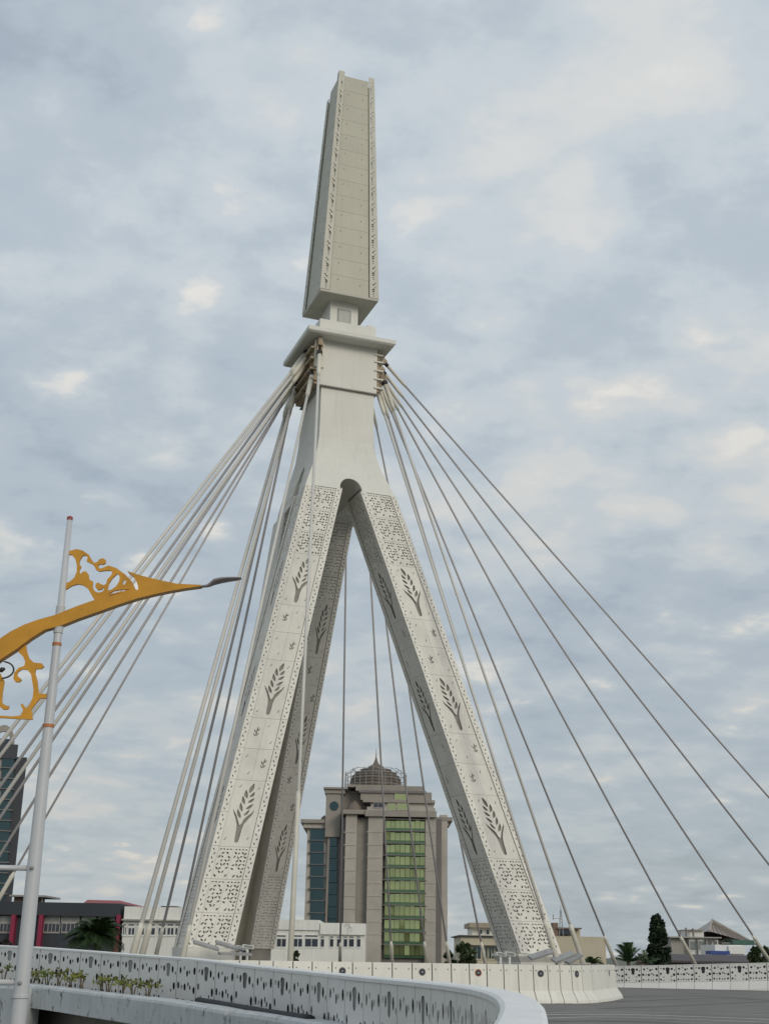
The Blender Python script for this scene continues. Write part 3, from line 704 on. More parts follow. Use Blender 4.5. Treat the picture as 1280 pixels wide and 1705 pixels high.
for k, ((tx, ty), bt, lb) in enumerate([((580, 655), (566, 1604, 79), 'stay cable between the legs, leftmost, dropping almost plumb past the tower'),
  ((600, 655), (653, 1607, 73), 'stay cable between the legs, second from the left, crossing the green glass'),
  ((598, 660), (711, 1608, 72), 'stay cable between the legs, third from the left, over the green glass'),
  ((610, 664), (749, 1609, 71), 'stay cable between the legs, landing at the tower\'s right corner'),
  ((618, 668), (809, 1610, 70), 'stay cable between the legs, rightmost, emerging from behind the right leg low down')]):
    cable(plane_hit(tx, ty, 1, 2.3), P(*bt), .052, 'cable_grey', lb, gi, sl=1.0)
gl = 'stay cables of the far left fan'
for k, ((tx, ty), (bx, by), D, r_, m_) in enumerate([((508, 590), (0, 1238), 50, .085, 'cable_white'), ((511, 594), (0, 1259), 52, .075, 'cable_white'), ((500, 610), (0, 1310), 56, .070, 'cable_grey'), ((510, 604), (0, 1336), 53, .080, 'cable_white'), ((497, 624), (0, 1362), 57, .068, 'cable_grey'), ((493, 634), (0, 1424), 59, .064, 'cable_grey'), ((489, 640), (0, 1494), 60, .054, 'cable_grey')]):
    s = (bx-tx)/(by-ty); yb = 1566; xb = bx+s*(yb-by)
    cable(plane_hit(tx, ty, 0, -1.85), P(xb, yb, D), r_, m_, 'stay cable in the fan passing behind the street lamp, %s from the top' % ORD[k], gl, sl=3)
gm = 'stay cables landing left of the left leg'
for k, ((tx, ty), bt, r_, m_, lb) in enumerate([((483, 662), (221, 1590, 52), .092, 'cable_white', 'thick pale stay cable landing left of the left leg, outermost of its bundle'),
  ((493, 645), (236, 1592, 53), .085, 'cable_white', 'pale stay cable landing left of the left leg, second of its bundle from outside'),
  ((487, 655), (260, 1590, 64), .068, 'cable_grey', 'grey stay cable landing before the white building, third of its bundle from outside'),
  ((490, 650), (290, 1590, 66), .064, 'cable_grey', 'thin grey stay cable landing left of the left leg, innermost of the free ones'),
  ((519, 625), (304, 1597, 49.5), .070, 'cable_white', 'pale stay cable running down along the left edge of the left leg'),
  ((532, 590), (483, 1604, 48.5), .070, 'cable_white', 'pale stay cable crossing in front of the left leg and the shaded back leg')]):
    top = plane_hit(tx, ty, 0, -1.85) if k < 5 else plane_hit(tx, ty, 1, -1.95)
    cable(top, P(*bt), r_, m_, lb, gm, sl=1.0 if k != 5 else 6.5, sr=r_*1.35)
# anchor brackets on the collar
g = MB()
for z in (29.6, 30.1, 30.6, 31.1, 31.5):
    g.box(1.5, 2.0, -1.62, -1.0, z-.04, z+.04, 'sleeve')
g.box(1.66, 1.82, -1.5, .9, 29.4, 31.6, 'rust_bracket'); g.build('anchor_bracket', py)
g = MB(); g.box(-1.78, -1.46, -1.52, 1.7, 29.3, 31.6, 'rust_bracket')
for z in (29.5, 30.1, 30.7, 31.3): g.box(-2.0, -1.46, -1.62, 1.7, z-.05, z+.05, 'rust_bracket')
g.build('anchor_bracket', py)
g = MB(); g.box(-1.80, -1.30, -1.66, -1.57, 30.2, 31.7, 'sleeve'); g.box(-1.72, -1.5, -2.0, -1.6, 31.3, 31.7, 'rust_bracket'); g.build('anchor_plate', py)

# ------------------------------------------------------------------ street lamp
LD = 20.0
lp = P(73, 1285, LD); LX = lp.x
ztop_ = P(117, 866, LD).z
lamp = tag(empty('street_lamp', (LX, LD, GZ)), 'tall white street lamp with golden scrollwork arm at the left', 'street lamp')
def lw(cxp, cyp): p = P(cxp/3.048, 850+cyp/3.048, LD); return (p.x-LX, p.z-GZ)
def lobj(g, name, parent=lamp, smooth=False): return g.build(name, parent, smooth)
H_ = ztop_-GZ
g = MB(); g.tube([(0, 0, 0), (0, 0, 3.0), (0, 0, P(50, 1450, LD).z-GZ), (0, 0, P(95, 1075, LD).z-GZ), (0, 0, H_)], [.14, .125, .105, .065, .045], 'pole_paint', 20); lobj(g, 'pole', smooth=True)
g = MB(); g.tube([(-2.1, 0, 0), (-2.1, 0, 3.0), (-2.1, 0, P(95, 1075, LD).z-GZ)], [.14, .125, .07], 'pole_paint', 20); lobj(g, 'pole', smooth=True)
g = MB(); g.tube([(0, 0, H_), (0, 0, H_+.05), (0, 0, H_+.07)], [.05, .05, .02], 'red_cap', 12); lobj(g, 'cap')
for yy in (680, 1095):
    z = lw(280, yy)[1]; r0 = .073 if yy == 680 else .09
    g = MB(); g.tube([(0, 0, z-.025), (0, 0, z+.025)], r0, 'orange_band', 20); lobj(g, 'band')
g = MB(); z = lw(270, 555)[1]; g.tube([(0, 0, z-.22), (0, 0, z+.22)], .075, 'pole_paint', 16); lobj(g, 'clamp')
for zp in (1446, 1637):
    z = P(40, zp, LD).z-GZ; g = MB(); g.tube([(-2.1, 0, z), (0, 0, z)], .04, 'pole_paint', 12); g.tube([(0, -.14, z), (0, -.10, z)], .03, 'steel_plate', 8); lobj(g, 'cross_bar', smooth=True)
z = P(40, 1660, LD).z-GZ
g = MB(); g.tube([(0, 0, z-.02), (0, 0, z+.02)], .128, 'pole_paint', 20); lobj(g, 'clamp')
def goldshape(name, outers, holes, thick, yc=0.0):
    vf = cut2d([[lw(*q) for q in pl] for pl in outers], [[lw(*q) for q in pl] for pl in holes], thick)
    me = mapmesh(name, vf, lambda a, b_, d: (a, yc-(d+thick/2), b_), 'gold_paint'); return link(name, me, lamp)
arm = goldshape('arm', [[(-420, 1010), (-330, 900), (-200, 790), (-90, 715), (0, 660), (60, 620), (130, 585), (200, 560), (290, 535), (330, 518), (400, 490), (500, 455), (560, 441), (640, 420), (706, 408), (704, 388), (695, 362), (678, 338), (650, 314), (720, 337), (800, 357), (900, 378), (1000, 383), (1022, 384), (1022, 391), (940, 402), (860, 416), (780, 433), (700, 453), (600, 485), (500, 521), (400, 556), (320, 588), (230, 612), (160, 656), (80, 716), (0, 768), (-90, 850), (-200, 960), (-300, 1080)]], [], .16)
upper = [(335, 210), (365, 203), (390, 197), (420, 204), (450, 224), (463, 246), (478, 268), (495, 262), (505, 249), (522, 243), (537, 252), (536, 268), (522, 275), (507, 272), (498, 283), (505, 296), (520, 293), (550, 280), (590, 293), (635, 325), (668, 360), (690, 405), (640, 416), (600, 420), (555, 432), (530, 452), (500, 458), (475, 448), (460, 420), (445, 395), (420, 379), (395, 375), (365, 383), (335, 402), (335, 370), (355, 362), (378, 342), (390, 312), (391, 280), (383, 248), (365, 226), (335, 222)]
uh = [[(408, 248), (420, 230), (437, 229), (446, 242), (440, 258), (455, 266), (468, 272), (480, 285), (488, 302), (505, 310), (530, 306), (560, 305), (572, 318), (560, 335), (545, 350), (540, 372), (528, 380), (512, 375), (500, 366), (487, 372), (484, 390), (495, 404), (515, 402), (522, 392), (530, 400), (520, 414), (497, 418), (478, 408), (470, 388), (473, 362), (452, 350), (450, 325), (437, 310), (420, 312), (410, 325), (402, 308), (412, 285), (402, 268)],
      [(545, 408), (552, 372), (570, 345), (595, 322), (608, 335), (606, 360), (590, 385), (568, 402)], [(618, 375), (630, 350), (643, 362), (632, 378)], [(548, 425), (580, 408), (620, 402), (665, 402), (620, 412), (585, 420)]]
goldshape('upper_scroll', [upper], uh, .05, .01)
g = MB(); band = [(610, 312), (640, 336), (664, 365), (680, 398)]; band2 = [(640, 318), (668, 344), (690, 375), (704, 404)]
arc = MB(); pl = [lw(*q) for q in band]+[lw(*q) for q in band2[::-1]]
lower = [(92, 718), (112, 700), (132, 684), (136, 715), (148, 750), (172, 773), (212, 777), (224, 792), (212, 804), (182, 806), (178, 828), (190, 868), (196, 930), (262, 934), (262, 949), (204, 956), (180, 984), (160, 1012), (166, 1063), (60, 1057), (-200, 1042), (-200, 1030), (60, 1046), (108, 1042), (118, 1014), (104, 984), (114, 982), (134, 1006), (154, 984), (167, 950), (171, 910), (164, 868), (158, 832), (140, 810), (112, 806), (90, 822), (86, 840), (98, 847), (110, 860), (100, 872), (80, 872), (68, 855), (74, 824), (96, 799), (124, 790), (129, 770), (119, 744)]
goldshape('lower_scroll', [lower], [], .05, .01)
goldshape('lower_scroll', [[(-40, 815), (0, 826), (22, 868), (12, 930), (10, 975), (28, 990), (47, 994), (40, 1011), (16, 1012), (-8, 990), (-20, 930), (-10, 870), (-50, 850)]], [], .05, .01)
g = MB(); ce = lw(14, 814); n_ = 28
ringp = [(ce[0]+.19*math.cos(2*math.pi*k/n_), -.06, ce[1]+.135*math.sin(2*math.pi*k/n_)) for k in range(n_+1)]
g.tube(ringp, .014, 'black_collar', 6)
g.tube([(ce[0]-.10, -.06, ce[1]+.07), (ce[0]-.06, -.06, ce[1]-.0), (ce[0]+.0, -.06, ce[1]+.0), (ce[0]+.05, -.06, ce[1]+.02)], [.012, .025, .045, .02], 'black_collar', 8)
lobj(g, 'emblem_ring', smooth=True)
g = MB(); hp = [lw(*q) for q in [(1005, 388), (1050, 383), (1068, 374), (1085, 363), (1120, 355), (1160, 350), (1200, 347), (1225, 345)]]
rr = [(.03, .02), (.035, .025), (.05, .045), (.10, .05), (.13, .042), (.12, .03), (.10, .022), (.06, .01)]
g.loft([[(x+0, wy*math.cos(2*math.pi*k/12), z+wz*math.sin(2*math.pi*k/12)) for k in range(12)] for (x, z), (wy, wz) in zip(hp, rr)], 'lamp_shell'); lobj(g, 'lamp_head', smooth=True)

# ------------------------------------------------------------------ far buildings: everything in metres, facing the bridge
def fx(px, py_, D): p = P(px, py_, D); return p.x, p.z
class Bld:
    """box kit on a frontal plane at distance D; pixel rectangles give real sizes there"""
    def __init__(s, name, D, label): s.D = D; s.root = tag(empty(name, (0, 0, 0)), label, 'building'); s.set = False
    def r(s, x0, x1, y0, y1): a = P(x0, (y0+y1)/2, s.D); b = P(x1, (y0+y1)/2, s.D); xm = (x0+x1)/2; return a.x, b.x, P(xm, y1, s.D).z, P(xm, y0, s.D).z
    def box(s, name, x0, x1, y0, y1, front, depth, m, parent=None, toground=False):
        a, b, z0, z1 = s.r(x0, x1, y0, y1)
        if toground: z0 = GZ
        if not s.set: s.root.location = ((a+b)/2, s.D, GZ); s.set = True
        g = MB(); o = s.root.location; g.box(a-o.x, b-o.x, front, front+depth, z0-o.z, z1-o.z, m); return g.build(name, parent or s.root)
    def window(s, x0, x1, y0, y1, front, m='glass_dark', fm='white_paint', mull=0, parent=None):
        a, b, z0, z1 = s.r(x0, x1, y0, y1); o = s.root.location; a -= o.x; b -= o.x; z0 -= o.z; z1 -= o.z
        g = MB(); t = .07
        g.box(a-t, b+t, front-.06, front+.02, z0-t*2, z0, fm); g.box(a-t, b+t, front-.06, front+.02, z1, z1+t, fm); g.box(a-t, a, front-.06, front+.02, z0, z1, fm); g.box(b, b+t, front-.06, front+.02, z0, z1, fm)
        for k in range(1, mull+1): x = a+(b-a)*k/(mull+1); g.box(x-.035, x+.035, front-.05, front+.01, z0, z1, fm)
        w = g.build('window', parent or s.root)
        g = MB(); g.box(a, b, front-.02, front-.005, z0, z1, m); g.build('pane', w); return w

# --- central tower with dome
D = 300.0; B = Bld('tower_building', D, 'grey stone office tower with green glass front and domed roof behind the pylon')
B.box('wall', 565, 735, 1362, 1600, 0.4, 24, 'tower_dark', toground=True)
B.box('wall', 564, 720, 1314, 1364, 5.5, 16, 'tower_trim')
B.box('wing', 506, 562, 1376, 1600, 5.0, 18, 'tower_stone', toground=True)
B.box('wing', 722, 746, 1372, 1600, 3.0, 18, 'tower_stone', toground=True)
for x0, x1, f, m in ((573, 592, -.9, 'tower_stone'), (611, 636, -1.6, 'tower_stone'), (707, 725, -1.4, 'tower_stone'), (733, 745.5, 1.6, 'tower_stone')):
    B.box('pier', x0, x1, 1356, 1600, f, 3.5, m, toground=True)
for yk in range(9):
    for x0, x1, f in ((572.6, 592.4, -1.0), (610.6, 636.4, -1.7), (706.6, 725.4, -1.5)): B.box('ledge', x0, x1, 1386+yk*21.2, 1387.6+yk*21.2, f, .6, 'tower_stone')
B.box('pier', 592, 611, 1364, 1600, .2, 2, 'tower_trim', toground=True)
fl_y = [1365, 1384.5, 1405, 1425, 1445.5, 1466, 1487, 1508, 1530.5, 1552, 1573, 1596]
for k in range(len(fl_y)-1):
    w0 = 642-3.2*(k/10)*1.0; a, b, z0, z1 = B.r(w0, 707, fl_y[k]+1.4, fl_y[k+1]); o = B.root.location
    nx = 8; z1_ = z1; z0 = z0+(z1-z0)*.24
    g = MB(); g.box(a-o.x, b-o.x, -.33, 0, B.r(w0, 707, fl_y[k]+1.4, fl_y[k+1])[2]-o.z, z0-o.z-.06, 'glass_spandrel'); g.build('spandrel', B.root)
    for c in range(nx):
        g = MB(); xa = a+(b-a)*c/nx+.04; xb = a+(b-a)*(c+1)/nx-.04; tl = random.uniform(-.03, .03); tz = random.uniform(-.05, .03)
        g.hexa([(xa-o.x, -.35+tl+tz, z0-o.z), (xb-o.x, -.35-tl+tz, z0-o.z), (xb-o.x, 0, z0-o.z), (xa-o.x, 0, z0-o.z), (xa-o.x, -.35+tl-tz, z1-o.z), (xb-o.x, -.35-tl-tz, z1-o.z), (xb-o.x, 0, z1-o.z), (xa-o.x, 0, z1-o.z)], 'glass_green'); g.build('pane', B.root)
    B.box('sun_shade', w0-3, 709, fl_y[k]-.1, fl_y[k]+1.3, -1.7, 1.9, 'tower_dark')
for k in range(9):
    y0 = 1376+k*20.4; B.box('pane', 515, 538, y0+1.5, y0+20.4, 4.7, .4, 'glass_teal'); B.box('sun_shade', 512, 540, y0, y0+1.4, 4.0, 1.1, 'tower_dark')
for k in range(8):
    y0 = 1387+k*20.4; B.box('pane', 545.5, 560, y0+.6, y0+20, 4.3, .8, 'glass_teal')
B.box('wall', 541, 566, 1318, 1392, 3.2, 9, 'tower_trim'); B.box('pier', 541.5, 545, 1388, 1600, 4.0, 2, 'tower_trim', toground=True)
B.box('pier', 560.5, 566, 1388, 1600, 3.6, 3, 'tower_dark', toground=True)
a, b, z0, z1 = B.r(548, 563, 1330, 1350); g = MB(); o = B.root.location
g.tube([((a+b)/2-o.x, 3.05, (z0+z1)/2-o.z), ((a+b)/2-o.x, 3.3, (z0+z1)/2-o.z)], (b-a)/2, 'glass_teal', 24); g.build('round_window', B.root)
# cornices and stepped tiers
for x0, x1, y0, y1, f, dp, m in ((499, 541, 1362, 1368, 3.6, 21, 'tower_trim'), (503, 541, 1368, 1376, 4.4, 19, 'tower_stone'), (538, 578, 1309, 1312, 2.2, 14, 'tower_trim'), (540, 574, 1312, 1319, 2.8, 12, 'tower_trim'),
     (569, 611, 1350, 1357, -2.0, 10, 'tower_trim'), (608, 726, 1352, 1362, -2.4, 24, 'tower_trim'), (611, 724, 1346, 1352, -1.6, 22, 'tower_stone'), (720, 754, 1360, 1366, 1.5, 18, 'tower_trim'), (724, 748, 1366, 1373, 2.5, 16, 'tower_stone'),
     (617, 722, 1337, 1346, .6, 22, 'tower_stone'), (604, 724, 1332, 1337, -.2, 22, 'tower_trim'), (600, 716, 1320, 1332, 1.5, 20, 'tower_trim'), (597, 710, 1316, 1320, 1.0, 20, 'tower_dark'), (592, 705, 1307, 1316, 2.0, 19, 'tower_trim'), (578, 676, 1305, 1309, 2.6, 18, 'tower_trim')):
    B.box('cornice', x0, x1, y0, y1, f, dp, m)
for x0, x1, y0, y1 in ((657, 677, 1321, 1331), (661, 678, 1340, 1350), (622, 637, 1339, 1346), (646, 658, 1340, 1350)):
    B.window(x0, x1, y0, y1, -1.75 if y0 > 1335 else 1.3, 'glass_green' if x0 > 640 else 'glass_dark', 'tower_stone', 1)
for px, f in ((540, 8), (716, 8)):
    c = P(px, 1362, D); r_ = 10*D*.945/F_PX*.95; g = MB(); g.lathe((c.x-o.x, f, c.z-o.z), [(r_*math.cos(t), r_*1.05*math.sin(t)) for t in [k*math.pi/2/7*.98 for k in range(8)]], 'dome_tile', 20); g.build('small_dome', B.root, True)
c = P(590, 1346, D); g = MB(); r_ = 1.9; g.lathe((c.x-o.x, 2.0, c.z-o.z-1.2), [(r_, 0), (r_*1.05, .8), (r_*.8, 1.9), (r_*.4, 2.7), (.05, 3.2)], 'dome_tile', 20); g.build('small_dome', B.root, True)
c = P(625, 1309, D); r_ = 49*D*.945/F_PX; g = MB()
prof_ = []
for k in range(9):
    t = k/8; rr = r_*.97*(1-.05*t-.66*t**4.5); zz_ = 6.0*t-.4
    prof_ += [(rr, zz_), (rr*1.02, zz_+.12), (rr*1.02, zz_+.32), (rr*.985, zz_+.45)]
prof_ += [(r_*.13, 6.5), (r_*.06, 7.3), (.12, 8.4), (.03, 10.5)]
g.lathe((c.x-o.x, 12, c.z-o.z), prof_, 'dome_tile', 36); g.build('dome', B.root, False)
g = MB()
for k in range(30):
    an = 2*math.pi*k/30; x, y = c.x-o.x+r_*1.13*math.cos(an), 12+r_*1.13*math.sin(an); zz_ = c.z-o.z
    g.tube([(x, y, zz_-.5), (x, y, zz_+4.3+.5*math.sin(k*1.7))], .06, 'steel_plate', 4)
for hz_, rm in ((1.4, 1.13), (2.9, 1.13), (4.0, 1.1), (5.2, .86)):
    g.tube([(c.x-o.x+r_*rm*math.cos(2*math.pi*k/30), 12+r_*rm*math.sin(2*math.pi*k/30), c.z-o.z+hz_+.1*math.sin(k*2.1)) for k in range(31)], .06, 'steel_plate', 4)
for k in range(0, 30, 2):
    an = 2*math.pi*k/30; g.tube([(c.x-o.x+r_*1.13*math.cos(an), 12+r_*1.13*math.sin(an), c.z-o.z+4.0), (c.x-o.x+r_*.8*math.cos(an), 12+r_*.8*math.sin(an), c.z-o.z+5.6)], .06, 'steel_plate', 4)
g.build('scaffold', B.root)

# --- low white block in front of the tower
B = Bld('white_building', 170.0, 'low white building with dark windows in front of the tower, behind the back leg')
B.box('wall', 452, 608, 1537, 1600, 0, 14, 'white_wall', toground=True); B.box('parapet', 448, 532, 1532, 1549, -.25, 14, 'white_wall'); B.box('parapet', 533, 608.5, 1538, 1557, -.35, 14.5, 'white_wall')
for x0, x1 in ((461, 476), (489, 503), (508, 529)): B.window(x0, x1, 1564, 1577, -.02, mull=1); B.window(x0, x1, 1558, 1560.5, -.02)
for x0, x1 in ((534, 539.5), (549, 555), (561, 565), (572, 578), (581, 589), (594, 600)): B.window(x0, x1, 1564.5, 1577, -.02); B.window(x0, x1, 1560, 1562, -.02)
# --- white building left of the pylon
B = Bld('white_building', 119.0, 'long white building with a band of dark windows left of the pylon')
B.box('wall', 204, 340, 1511, 1600, 0, 16, 'white_wall', toground=True); B.box('ledge', 204, 340, 1532, 1534.5, -.5, 16.5, 'grey_wall')
for x0, x1 in ((205, 210), (214, 224), (228, 240), (245, 258), (264, 276), (279, 289), (292, 301), (305, 314), (320, 330)): B.window(x0, x1, 1546, 1557, -.02, mull=1); B.window(x0, x1, 1539.5, 1542, -.02)
B = Bld('rooftop_tank', 121.0, 'black water tank on the white building\'s roof left of the pylon'); B.root['category'] = 'tank'
B.box('tank', 262, 289, 1508, 1514.5, 2, 3, 'dark_void'); B.box('stand', 265, 286, 1514.5, 1516, 2.2, 2.6, 'steel_plate')
# --- charcoal building
B = Bld('charcoal_building', 120.0, 'charcoal grey building with magenta pillars at the left behind the lamp')
B.box('wall', -60, 202, 1506, 1600, 0, 14, 'charcoal_wall', toground=True); B.box('fascia', -60, 203, 1503, 1525, -.5, 15, 'charcoal_wall')
for x in (22, 68, 197): B.box('pillar', x-3.5, x+3.5, 1524, 1600, -.7, .8, 'magenta_trim', toground=True)
for x0, x1 in ((-6, 18), (74, 99), (104, 131), (138, 158), (166, 190)):
    B.window(x0, x1, 1539, 1552, -.02, 'glass_dark', 'grey_wall', 3); B.window(x0, x1, 1527, 1535, -.02, 'emblem_grey', 'grey_wall', 1)
B = Bld('red_roof_house', 135.0, 'red roofed house showing above the charcoal building')
B.box('wall', 140, 240, 1508, 1600, 0, 10, 'white_wall', toground=True)
a, b, z0, z1 = B.r(136, 242, 1500, 1510); o = B.root.location; g = MB(); zz_ = z0-o.z
g.add([(a-o.x, -1, zz_), (b-o.x, -1, zz_), (b-o.x, 11, zz_), (a-o.x, 11, zz_), (a-o.x+.5, 5, zz_+.75), (b-o.x-2.6, 5, zz_+.75)], [(0, 1, 5, 4), (1, 2, 5), (2, 3, 4, 5), (3, 0, 4), (3, 2, 1, 0)], 'red_roof'); g.build('roof', B.root)
B.root.rotation_euler.z = R(11)
B = Bld('rooftop_shed', 122.0, 'small dark rooftop shed with flat canopy on the charcoal building'); B.root['category'] = 'shed'
B.box('wall', 18, 52, 1494, 1506, 1, 4, 'brown_roof'); B.box('roof', 14, 74, 1490.5, 1493.5, .3, 6, 'grey_wall'); B.box('post', 64, 66, 1493.5, 1506, 1, .2, 'grey_wall')
# --- left tower
B = Bld('tower_building', 230.0, 'dark glazed tower cut by the left edge of the photo')
B.box('wall', -70, 16, 1250, 1600, 0, 20, 'grey_wall', toground=True)
for k in range(14):
    y0 = 1262+k*17.5; B.box('pane', 21-k*.7, 40-k*1.1, y0, y0+15.8, -.3, 1.2, 'glass_teal'); B.box('sun_shade', 19-k*.7, 42-k*1.1, y0+15.8, y0+17.5, -.9, 1.6, 'tower_dark')
B.box('wall', 16, 44, 1258, 1600, .4, 18, 'charcoal_wall', toground=True)
B.box('crown', -70, 46, 1238, 1262, -.6, 21, 'charcoal_wall'); B.box('panel', -20, 10, 1262, 1300, -.5, 1, 'charcoal_wall')
B.box('penthouse', -60, 8, 1216, 1238, 2, 15, 'charcoal_wall')
for k in range(6):
    y0 = 1300+k*28; B.box('pane', -40, 6, y0, y0+13, -.15, .3, 'glass_dark')
# arched crown on the roof
c = P(22, 1240, 230); o = B.root.location; g = MB(); w_ = 22*230*.945/F_PX; hh = 3.6
ar = [(w_*.9*math.cos(t), hh*math.sin(t)) for t in [math.pi*k/14 for k in range(15)]]; ai = [(w_*.62*math.cos(t), hh*.68*math.sin(t)) for t in [math.pi*k/14 for k in range(15)]]
vf = cut2d([ar+ai[::-1]], [], .8); me = mapmesh('roof_arch', vf, lambda a_, b_, d: (c.x-o.x+a_, -.2-d, c.z-o.z+b_), 'tower_trim'); link('roof_arch', me, B.root)
B.box('pane', 12, 34, 1228, 1239, 1.0, .3, 'glass_dark')
B.root.rotation_euler.z = R(17); B.root.location.x -= 2.0
# --- right side houses
B = Bld('house', 150.0, 'grey flat roofed house with tall windows left of the right leg foot')
B.box('wall', 766, 880, 1558, 1612, 0, 12, 'cream_wall', toground=True); B.box('roof_slab', 762, 884, 1559, 1561.2, -1.2, 15, 'charcoal_wall'); B.box('fascia', 766, 882, 1561.2, 1575, -.9, 13, 'cream_wall')
B.box('upper_storey', 789, 880, 1545, 1558, 3, 8, 'white_wall'); B.box('upper_roof', 784, 884, 1537, 1545, 2, 10, 'tan_roof')
for x0, x1 in ((770, 781), (788, 800), (804, 811), (814, 822), (825, 834)): B.window(x0, x1, 1577, 1597, -.02, 'glass_teal', 'cream_wall', 1)
B.window(799, 806, 1548, 1555, 2.98, 'glass_dark'); B.window(813, 818, 1548, 1556, 2.98)
B = Bld('house', 160.0, 'cream blank walled house with rooftop structures right of the right leg')
B.box('wall', 925, 1004, 1560, 1612, 0, 14, 'cream_wall', toground=True); B.box('wall', 1000, 1010, 1563, 1612, .6, 12, 'cream_wall', toground=True); B.box('wall', 925, 970, 1548, 1561, 2, 8, 'cream_wall'); B.box('roof_room', 933, 956, 1546, 1556, 1, 4, 'glass_dark'); B.box('canopy', 928, 969, 1545, 1547.5, .2, 6, 'brown_roof'); B.box('chimney', 921, 930, 1537, 1560, .5, 2, 'brown_roof')
c = P(934, 1546, 158); g = MB(); zt = P(934, 1508, 158).z-c.z
m_ = tag(empty('antenna_mast', c), 'thin lattice antenna mast on the cream house roof', 'antenna')
for dx in (-.25, .25): g.tube([(dx, 0, -1), (dx*.2, 0, zt*.8)], .05, 'steel_plate', 5)
for k in range(5): g.tube([(-.25+.04*k, 0, zt*.15*k), (.25-.04*k, 0, zt*.15*(k+1))], .03, 'steel_plate', 4)
g.tube([(0, 0, zt*.8), (0, 0, zt)], .03, 'steel_plate', 5); g.tube([(-.9, 0, zt*.35), (-.9, 0, zt*.6)], .06, 'steel_plate', 5); g.tube([(-.9, 0, zt*.42), (0, 0, zt*.42)], .03, 'steel_plate', 4); g.build('lattice', m_)
B = Bld('white_building', 190.0, 'white rooftop block with service pipes right of the conifer')
B.box('wall', 1118, 1178, 1562, 1625, 0, 14, 'grey_wall', toground=True); B.box('wall', 1145, 1180, 1563, 1590, -.4, 8, 'white_wall'); B.box('wall', 1178, 1197, 1565, 1588, .4, 7, 'white_wall')
B.box('roof_slab', 1112, 1198, 1560.5, 1562.5, -1, 12, 'grey_wall'); B.box('roof_room', 1149, 1177, 1549, 1561, 2, 6, 'white_wall'); B.box('roof_slab', 1147, 1177, 1548, 1549.5, 1.4, 7, 'tan_roof')
for x in (1144, 1158.5, 1173, 1179, 1187): B.box('pipe', x, x+1.4, 1562, 1590, -.8, .3, 'tower_dark')
for x, y0 in ((1134, 1550), (1144, 1545), (1156, 1546)): B.box('vent_pipe', x, x+2, y0, 1561, 1, .3, 'tower_dark')
for x0, x1 in ((1147, 1157), (1161, 1172), (1181, 1186), (1190, 1195)): B.window(x0, x1, 1568, 1583, -.42 if x0 < 1175 else .38, 'emblem_grey', 'white_wall')
B = Bld('pyramid_roof_hall', 230.0, 'open hall with brown pyramid roof at the right')
a, b, z0, z1 = B.r(1176, 1252, 1532, 1568); B.box('wall', 1186, 1240, 1566, 1625, 3, 12, 'grey_wall', toground=True); o = B.root.location; zc = z0-o.z; xm = P(1199, 1532, 230).x-o.x
aa, bb_ = P(1177, 1550, 230).x-o.x, P(1247, 1566, 230).x-o.x
g = MB(); g.add([(aa, -1, P(1177, 1551, 230).z-o.z), (bb_, -1, zc-.2), (bb_, 15, zc-.2), (aa, 15, zc+1), (xm, 6, z1-o.z)], [(0, 1, 4), (1, 2, 4), (2, 3, 4), (3, 0, 4)], 'glazed_roof'); g.build('roof', B.root)
g = MB(); g.tube([(xm, 6, z1-o.z+.1), (bb_+1, -1.2, zc-.5)], .22, 'grey_wall', 6); g.tube([(xm, 5.9, z1-o.z), (aa, -1.1, P(1177, 1551, 230).z-o.z)], .2, 'grey_wall', 6); g.build('ridge', B.root)
for k in range(8):
    t = k/8; g = MB(); p0 = Vector((aa+(bb_-aa)*t, -1.05, (P(1177, 1551, 230).z-o.z)*(1-t)+(zc-.2)*t)); p1 = Vector((xm, 5.85, z1-o.z)); g.tube([p0+(p1-p0)*.02+Vector((0, -.1, .05)), p1+Vector((0, -.1, 0))], .06, 'tan_roof', 4); g.build('rib', B.root)
B.box('tarp', 1214, 1250, 1566, 1574, -2, 8, 'green_tarp'); B.box('beam', 1198, 1246, 1570, 1573, -1.6, 1, 'tower_dark')
B = Bld('kiosk', 175.0, 'small white flat topped block with blue sheet below the pyramid roof')
B.box('wall', 1191, 1239, 1574, 1615, 0, 8, 'white_paint', toground=True); B.box('fascia', 1212, 1240, 1576, 1589, -.3, 8, 'white_paint'); B.box('blue_sheet', 1180, 1211, 1584, 1590, -1.2, 3, 'blue_sheet')
B = Bld('low_shed', 140.0, 'long low dark roofed shed behind the far barrier')
B.box('wall', 1090, 1290, 1600, 1630, 0, 10, 'brown_roof', toground=True); o = B.root.location
a, b, z0, z1 = B.r(1086, 1292, 1590, 1601); g = MB(); g.add([(a-o.x, -2, z0-o.z), (b-o.x, -2, z0-o.z), (b-o.x, 8, z1-o.z), (a-o.x, 8, z1-o.z), (a-o.x, -2, z0-o.z-.2), (b-o.x, -2, z0-o.z-.2), (b-o.x, 8, z1-o.z-.2), (a-o.x, 8, z1-o.z-.2)], [(0, 1, 2, 3), (4, 5, 6, 7), (0, 1, 5, 4), (1, 2, 6, 5), (2, 3, 7, 6), (3, 0, 4, 7)], 'purple_roof'); g.build('roof', B.root)
for k in range(9): B.box('window', 1150+k*15, 1158+k*15, 1602, 1607, -.05, .1, 'glass_dark')

